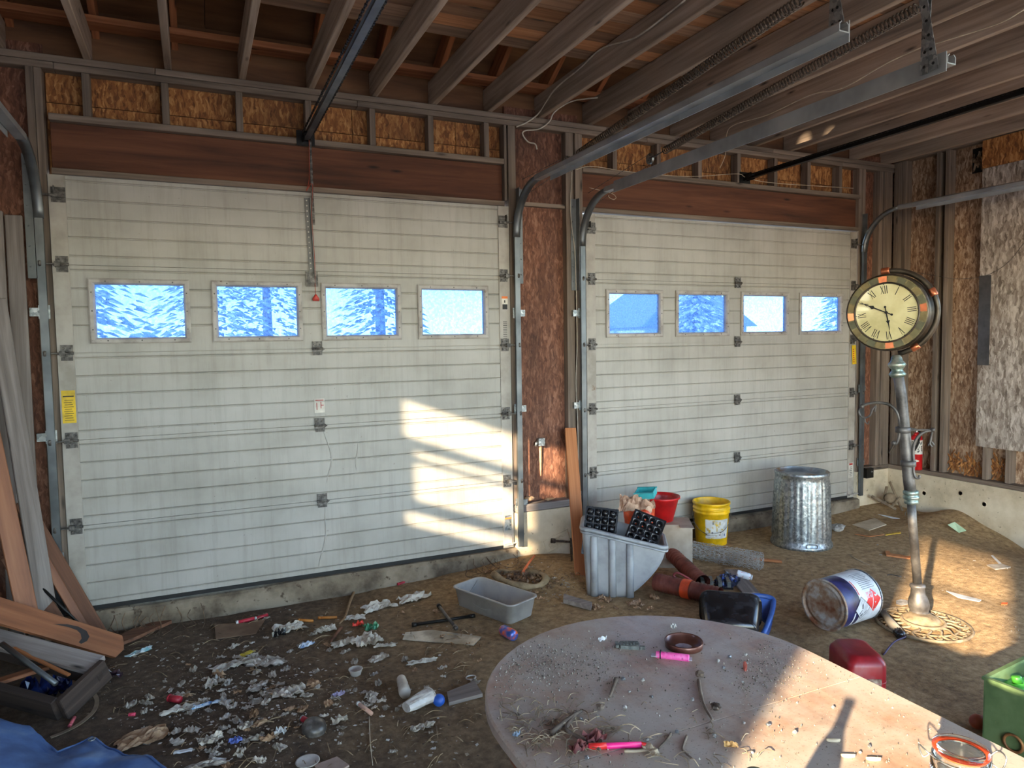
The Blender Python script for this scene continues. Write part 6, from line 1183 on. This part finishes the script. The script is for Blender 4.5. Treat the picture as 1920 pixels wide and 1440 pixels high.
sheet('red and green snack packet on the rags', 'packet', 672, 1174, .07, .05, plain('red_packet', (226, 60, 40), .3), 69, .04, 0, 8, 'snack_packet'); sheet('green foil packet beside the red one', 'packet', 697, 1180, .09, .06, plain('green_packet', (40, 110, 74), .3), 70, .05, .2, 8, 'snack_packet')
sheet('white paper with grey print below the rags', 'paper', 710, 1236, .11, .07, M_paper, 71, .02, .5); sheet('torn white tissue strip right of the paper', 'tissue', 792, 1243, .16, .04, M_paper, 72, .03, -.1); sheet('teal printed wrapper by the painted board', 'wrapper', 262, 1224, .15, .05, pm('teal_print', [(150, 180, 184), (196, 206, 206), (120, 168, 172)], 14, 3, .5), 73, .02, .6, 10, 'wrapper')
sheet('yellow card tag with black figures', 'card', 462, 1228, .10, .05, pm('yellow_tag', [(190, 170, 40), (206, 186, 60)], 5, 2, .5, spots=(40, (40, 36, 24), .6)), 74, .012, .7, 8, 'card_tag'); sheet('large clear plastic bag in the heap', 'bag', 500, 1245, .20, .12, M_film, 75, .04, -.3, 12, 'plastic_bag'); sheet('crumpled grey film near the yellow tag', 'film', 435, 1250, .20, .10, M_paper, 76, .03, .3, 12)
sheet('dark lump of black plastic by the flattened rag', 'lump', 524, 1194, .07, .06, M_blk, 78, .07, 0, 8, 'black_lump'); sheet('blue striped wrapper strip across the heap', 'wrapper', 393, 1322, .17, .035, pm('blue_stripe_wrapper', [(90, 150, 196), (206, 214, 218), (70, 120, 180)], 30, 2, .4), 79, .02, .15, 10, 'wrapper'); sheet('creased white paper under the red cylinder', 'paper', 342, 1332, .18, .06, M_paper, 80, .03, .15, 10); sheet('white paper fan in the middle of the heap', 'paper', 542, 1300, .14, .10, M_film, 82, .04, -.2, 12); sheet('brown paper sheet near the blue tarp', 'paper', 270, 1385, .22, .14, M_brpap, 83, .03, .3, 12); sheet('white pointed scrap near the tarp edge', 'paper', 344, 1411, .075, .03, M_white, 84, .01, -.1, 6); sheet('dark glossy wrapper beside the silvered plank', 'wrapper', 200, 1272, .17, .06, pm('dark_wrapper', [(28, 24, 28), (60, 44, 54), (110, 80, 84)], 12, 3, .25), 85, .05, -.2, 10, 'wrapper'); sheet('dull folded scrap under the yellow tag heap', 'film', 400, 1285, .10, .07, M_film, 86, .05, .8, 10); sheet('white eggshell piece on the dirt', 'eggshell', 527, 1377, .05, .04, M_white, 87, .04, 0, 7, 'eggshell'); sheet('silver crumpled wrapper at the bottom picture edge', 'wrapper', 385, 1438, .16, .05, M_film, 88, .03, -.1, 10, 'wrapper'); sheet('lilac crinkled wrapper right of the heap', 'wrapper', 635, 1305, .06, .04, plain('lilac_wrapper', (164, 156, 186), .35), 89, .03, .2, 8, 'wrapper'); sheet('blue wrapper scrap in the lower heap', 'wrapper', 441, 1392, .05, .05, plain('blue_scrap', (96, 116, 190), .4), 90, .03, .2, 8, 'wrapper'); sheet('ragged white tissue heap left of the eggshell', 'tissue', 395, 1390, .10, .06, M_paper, 91, .04, .2, 10); sheet('pinkish paper scrap near the sill by the cable roots', 'paper', 385, 1150, .09, .04, plain('pink_paper', (176, 122, 112), .8), 92, .02, .1, 8); sheet('blue and white wrapper right of the cardboard', 'wrapper', 575, 1212, .10, .04, pm('blue_white_wrapper', [(120, 140, 170), (210, 214, 216)], 30, 2, .4), 93, .03, .3, 8, 'wrapper'); sheet('white torn tissue before the table leg', 'tissue', 792, 1367, .10, .05, M_paper, 94, .03, .1, 9)
sheet('rusty clump of roots at the foot of the door track', 'roots', 945, 1045, .10, .05, pm('rust_roots', [(110, 60, 44), (150, 92, 70)], 20, 3, .9), 95, .06, 0, 9, 'root_clump')
# pieces on the right hand floor
def rpiece(name, label, cat, p, mat, th=.003): return flat(name, label, cat, p, th, mat)
rpiece('bank_note', 'pale green folded paper on the mound by the side wall', 'paper', ((1777, 985), (1790, 980), (1812, 996), (1798, 1000)), pm('pale_green_paper', [(150, 176, 140), (176, 196, 164)], 12, 3, .7)); rpiece('plastic_knife', 'white plastic knife on the dirt below the corner', 'knife', ((1646, 965), (1672, 970), (1687, 973), (1674, 973), (1658, 969)), M_white); rpiece('plastic_strip', 'white plastic strip lying in the sunlight', 'strip', ((1774, 1110), (1800, 1117), (1840, 1127), (1836, 1130), (1796, 1122)), M_white, .006); rpiece('pencil', 'yellow pencil on the dirt near the clock post', 'pencil', ((1660, 1003), (1689, 999), (1689, 1001), (1660, 1005)), plain('pencil_yellow', (206, 168, 60), .5), .006); rpiece('wood_strip', 'thin tan strip continuing from the pencil', 'strip', ((1602, 1003), (1630, 1006), (1658, 1004), (1630, 1008)), W['oak'], .006); rpiece('plastic_fork', 'white plastic fork blade at the picture edge', 'fork', ((1858, 1043), (1862, 1043), (1880, 1060), (1890, 1068), (1876, 1062)), M_white, .004); rpiece('paper_scrap', 'crumpled pale scrap right of the fork', 'paper', ((1850, 1062), (1878, 1060), (1895, 1066), (1866, 1070)), M_paper, .01); rpiece('wood_hook', 'small angled wood piece left of the clock post', 'wood piece', ((1660, 1036), (1668, 1036), (1669, 1041), (1708, 1047), (1706, 1050), (1662, 1044)), W['oak'], .012); rpiece('orange_chip', 'tiny orange plastic chip on the sunlit floor', 'chip', ((1878, 1132), (1890, 1132), (1888, 1136), (1877, 1136)), plain('orange_chip_plastic', (224, 110, 60), .5), .005); rpiece('stone_slab', 'flat pale slab half sunk beyond the trash can', 'slab', ((1598, 985), (1640, 973), (1662, 985), (1630, 996)), M_conc, .006); rpiece('flat_disc', 'thin flat disc in the dirt beside the pail', 'disc', ((1680, 1128), (1690, 1125), (1702, 1128), (1702, 1134), (1690, 1137), (1680, 1134)), M_stone, .003)
twig('bent_wire', 'small bent dark wire on the floor left of the post', 'wire', [pg(1664, 1079), pg(1670, 1078), pg(1690, 1082)], .003, mat=M_iron, taper=False); twig('stick', 'thin straw lying left of the wooden hook', 'stick', [pg(1595, 1043), pg(1612, 1052), pg(1630, 1060)], .003, mat=M_thin)
q = pg(1713, 970); mb = MB(); mb.smooth = True; mb.tube([V2(1709+12*math.cos(a), 965+12*math.sin(a), (q.x+.1, q.y+.1, 0)) for a in [2*PI*i/24 for i in range(24)]], .004, 6, closed=True); tag(mb.build('wire_hoop', M_twig), 'thin hoop leaning at the foot of the side wall', 'hoop')
M_scrapm = pm('mud_crusted_steel', [(84, 70, 56), (116, 98, 78), (134, 116, 94)], 12, 4, .9); SC = thing('scrap_bracket', 'mud caked steel brackets heaped in the corner', 'scrap metal', pg(1665, 955))
for u0, v0, u1, v1, w_, dy in ((1634, 930, 1680, 955, .025, 0), (1668, 903, 1692, 958, .02, .05), (1655, 945, 1663, 912, .03, .03), (1672, 950, 1688, 932, .025, .02)):
    B_ = (SC.location.x, SC.location.y+dy, 0); mb = MB(); mb.bar(V2(u0, v0, B_)-SC.location, V2(u1, v1, B_)-SC.location, w_, .012, (0, -1, 0)); mb.build('bracket_arm', M_scrapm, SC)
mb = MB(); mb.smooth = True; mb.lathe([(.05, -.01), (.055, 0), (.03, .012), (.01, .012)], 18, TR(V2(1669, 934, SC.location)-SC.location) @ RZ(-.6) @ RX(PI/2)); mb.build('wheel', M_scrapm, SC)
lump('stone', 'grey rounded stone beside the trash can foot', 'stone', pg(1572, 995), .07, M_stone, 4, (1, .8, .5)); lump('stone', 'paper wrapped lump on the pier sill plate', 'lump', py(992, 938, -.0), .03, M_brpap, 6, (1.6, .8, .6)); lump('stone', 'second crumpled lump on the pier sill plate', 'lump', py(1030, 938, .0), .025, M_brpap, 7, (1.8, .8, .5))

# ================================================================ litter that looks alike: scraps, chips, leaves
rnd = random.Random(77); protos = {}
for k in range(6):
    for nm, mat in (('paper_scrap', M_paper), ('leaf_scrap', M_brpap), ('film_scrap', M_film)):
        o = crumple(.05, .032, .022, 200+k, 6).build(nm, mat); protos.setdefault(nm, []).append(o.data); bpy.data.objects.remove(o)
info = {'paper_scrap': ('small dirty white paper scrap', 'paper', 'white scraps littering the floor'), 'leaf_scrap': ('small curled brown leaf bit', 'leaf', 'brown bits littering the floor'), 'film_scrap': ('small crinkled clear film scrap', 'film', 'film scraps littering the floor')}
def zone(u, v):
    if u > 1420: return 'on the floor around the clock'
    if u > 900: return 'at the foot of the pier and bin'
    if v > 1380: return 'near the blue tarp and shallow cup'
    if u > 620: return 'between the rags and the table'
    if v < 1200: return 'along the large door sill'
    return 'in the main litter heap'
def scatter(nm, pts):
    for (u, v, s_) in pts:
        q = pg(u, v); o = link(nm, rnd.choice(protos[nm]), None, q-Vector((0, 0, .002))); o.scale = (s_, s_, s_*(.7+.6*rnd.random())); o.rotation_euler = (rnd.uniform(-.15, .15), rnd.uniform(-.15, .15), rnd.random()*6.28); lb, ct, gr = info[nm]; sz = 'larger' if s_ > 1.1 else 'tiny' if s_ < .72 else 'small'; tag(o, sz+lb[5:]+' '+zone(u, v), ct, gr)
def cloud(n, u, v, su, sv, lo=.5, hi=1.4, box_=(140, 900, 1110, 1438)):
    o = []
    while len(o) < n:
        a, b = rnd.gauss(u, su), rnd.gauss(v, sv)
        if box_[0] < a < box_[1] and box_[2] < b < box_[3] and not (a < 320 and b > 1400-.0*(a)) and not (a < 190 and b > 1200): o.append((a, b, rnd.uniform(lo, hi)))
    return o
scatter('paper_scrap', cloud(52, 450, 1305, 110, 55)+cloud(26, 640, 1240, 120, 60)+cloud(14, 420, 1400, 80, 25)+cloud(14, 700, 1350, 70, 45, .3, .9))
scatter('film_scrap', cloud(34, 440, 1330, 80, 45)+cloud(14, 500, 1260, 70, 30)+cloud(10, 650, 1300, 60, 40, .4, 1))
scatter('leaf_scrap', cloud(24, 480, 1300, 120, 60)+cloud(38, 1010, 1090, 45, 22, .4, 1.2, (900, 1100, 1055, 1145))+cloud(16, 1165, 1136, 50, 8, .7, 1.6, (1080, 1290, 1118, 1144))+cloud(14, 860, 1190, 60, 30, .4, .9))
scatter('paper_scrap', cloud(10, 1040, 1085, 35, 15, .3, .8, (960, 1100, 1060, 1130))+cloud(12, 1740, 1040, 90, 40, .15, .4, (1600, 1910, 985, 1120))+cloud(6, 1500, 1110, 40, 40, .15, .35, (1450, 1560, 1040, 1190)))
# fine chips too small and too many to count
mb = MB()
def chip(u, v, s0, s1, tall=.5):
    p = pg(u, v)
    if p.y > -.08: return
    s_ = s0+(s1-s0)*rnd.random()**2.5; a = rnd.random()*6.28; c_, n_ = math.cos(a)*s_, math.sin(a)*s_; k = .35+.5*rnd.random()
    mb.add([p+Vector((c_, n_, .002)), p+Vector((-n_*k, c_*k, .001+s_*.2)), p+Vector((-c_, -n_, .003)), p+Vector((n_*k, -c_*k, s_*tall*rnd.random()))], [(0, 1, 2), (0, 2, 3), (0, 3, 1)])
for i in range(3600):
    k = rnd.random()
    if k < .45: u, v = rnd.gauss(440, 120), rnd.gauss(1310, 60)
    elif k < .8: u, v = rnd.uniform(200, 900), rnd.uniform(1130, 1440)
    else: u, v = rnd.gauss(1010, 55), rnd.gauss(1092, 22)
    if 1052 < v < 1445 and 150 < u < 1110 and not (u < 300 and v > 1400) and not (v < 1150 and u < 330): chip(u, v, .002, .014)
for i in range(1100): chip(rnd.uniform(1430, 1918), rnd.uniform(985, 1300), .0012, .006, .3)
t = NT('mixed_chips'); ge = t.n('NewGeometry'); M_chips = t.fin(t.ramp(ge.outputs['Random Per Island'], [(0, (58, 48, 40)), (.35, (110, 92, 72)), (.6, (160, 146, 126)), (.85, (196, 190, 180)), (1, (214, 210, 204))]), .85)
tag(mb.build('floor_chips', M_chips), 'fine paper and wood chips strewn over the dirt floor', 'debris', None, 'stuff')
mb = MB()
for i in range(420):
    k = rnd.random(); u, v = (rnd.uniform(200, 900), rnd.uniform(1150, 1440)) if k < .6 else (rnd.gauss(930, 40), rnd.gauss(1060, 12)) if k < .8 else (rnd.gauss(380, 60), rnd.gauss(1155, 10))
    if v < 1040 or v > 1445 or (u < 300 and v > 1390): continue
    p = pg(u, v)
    if p.y > -.2: continue
    a = rnd.random()*6.28; L = .03+.09*rnd.random(); q = pg(u, v)+Vector((math.cos(a)*L, math.sin(a)*L, 0)); q.z = gz(q.x, q.y)+.004; m_ = (p+q)/2+Vector((0, 0, .006+.012*rnd.random())); mb.tube(bez([p+Vector((0, 0, .003)), m_, q], 3), .0012+.0014*rnd.random(), 3)
tag(mb.build('straw_litter', pm('straw', [(84, 66, 48), (128, 106, 80), (166, 144, 114)], 12, 2, .85)), 'bits of straw and rootlets over the dirt floor', 'debris', None, 'stuff')
# dry vines hanging over the sill
mb = MB(); rnd = random.Random(41)
for i in range(34):
    x = rnd.gauss(.52, .14) if i < 18 else rnd.gauss(2.78, .10); y0_ = -.075-.02*rnd.random(); z0_ = -.02-.09*rnd.random()**2; g_ = gz(x, -.2)
    mb.tube(bez([(x, y0_, z0_), (x+rnd.uniform(-.03, .03), y0_-.01, (z0_+g_)/2), (x+rnd.uniform(-.05, .05), -.12-.08*rnd.random(), g_+.008), (x+rnd.uniform(-.12, .12), -.16-.12*rnd.random(), g_+.006)], 4), .0016+.0012*rnd.random(), 4)
tag(mb.build('dry_vines', pm('dry_vine', [(64, 48, 38), (96, 76, 58), (130, 104, 80)], 14, 2, .9)), 'dry vines and rootlets hanging over the door sill', 'vines', None, 'stuff')
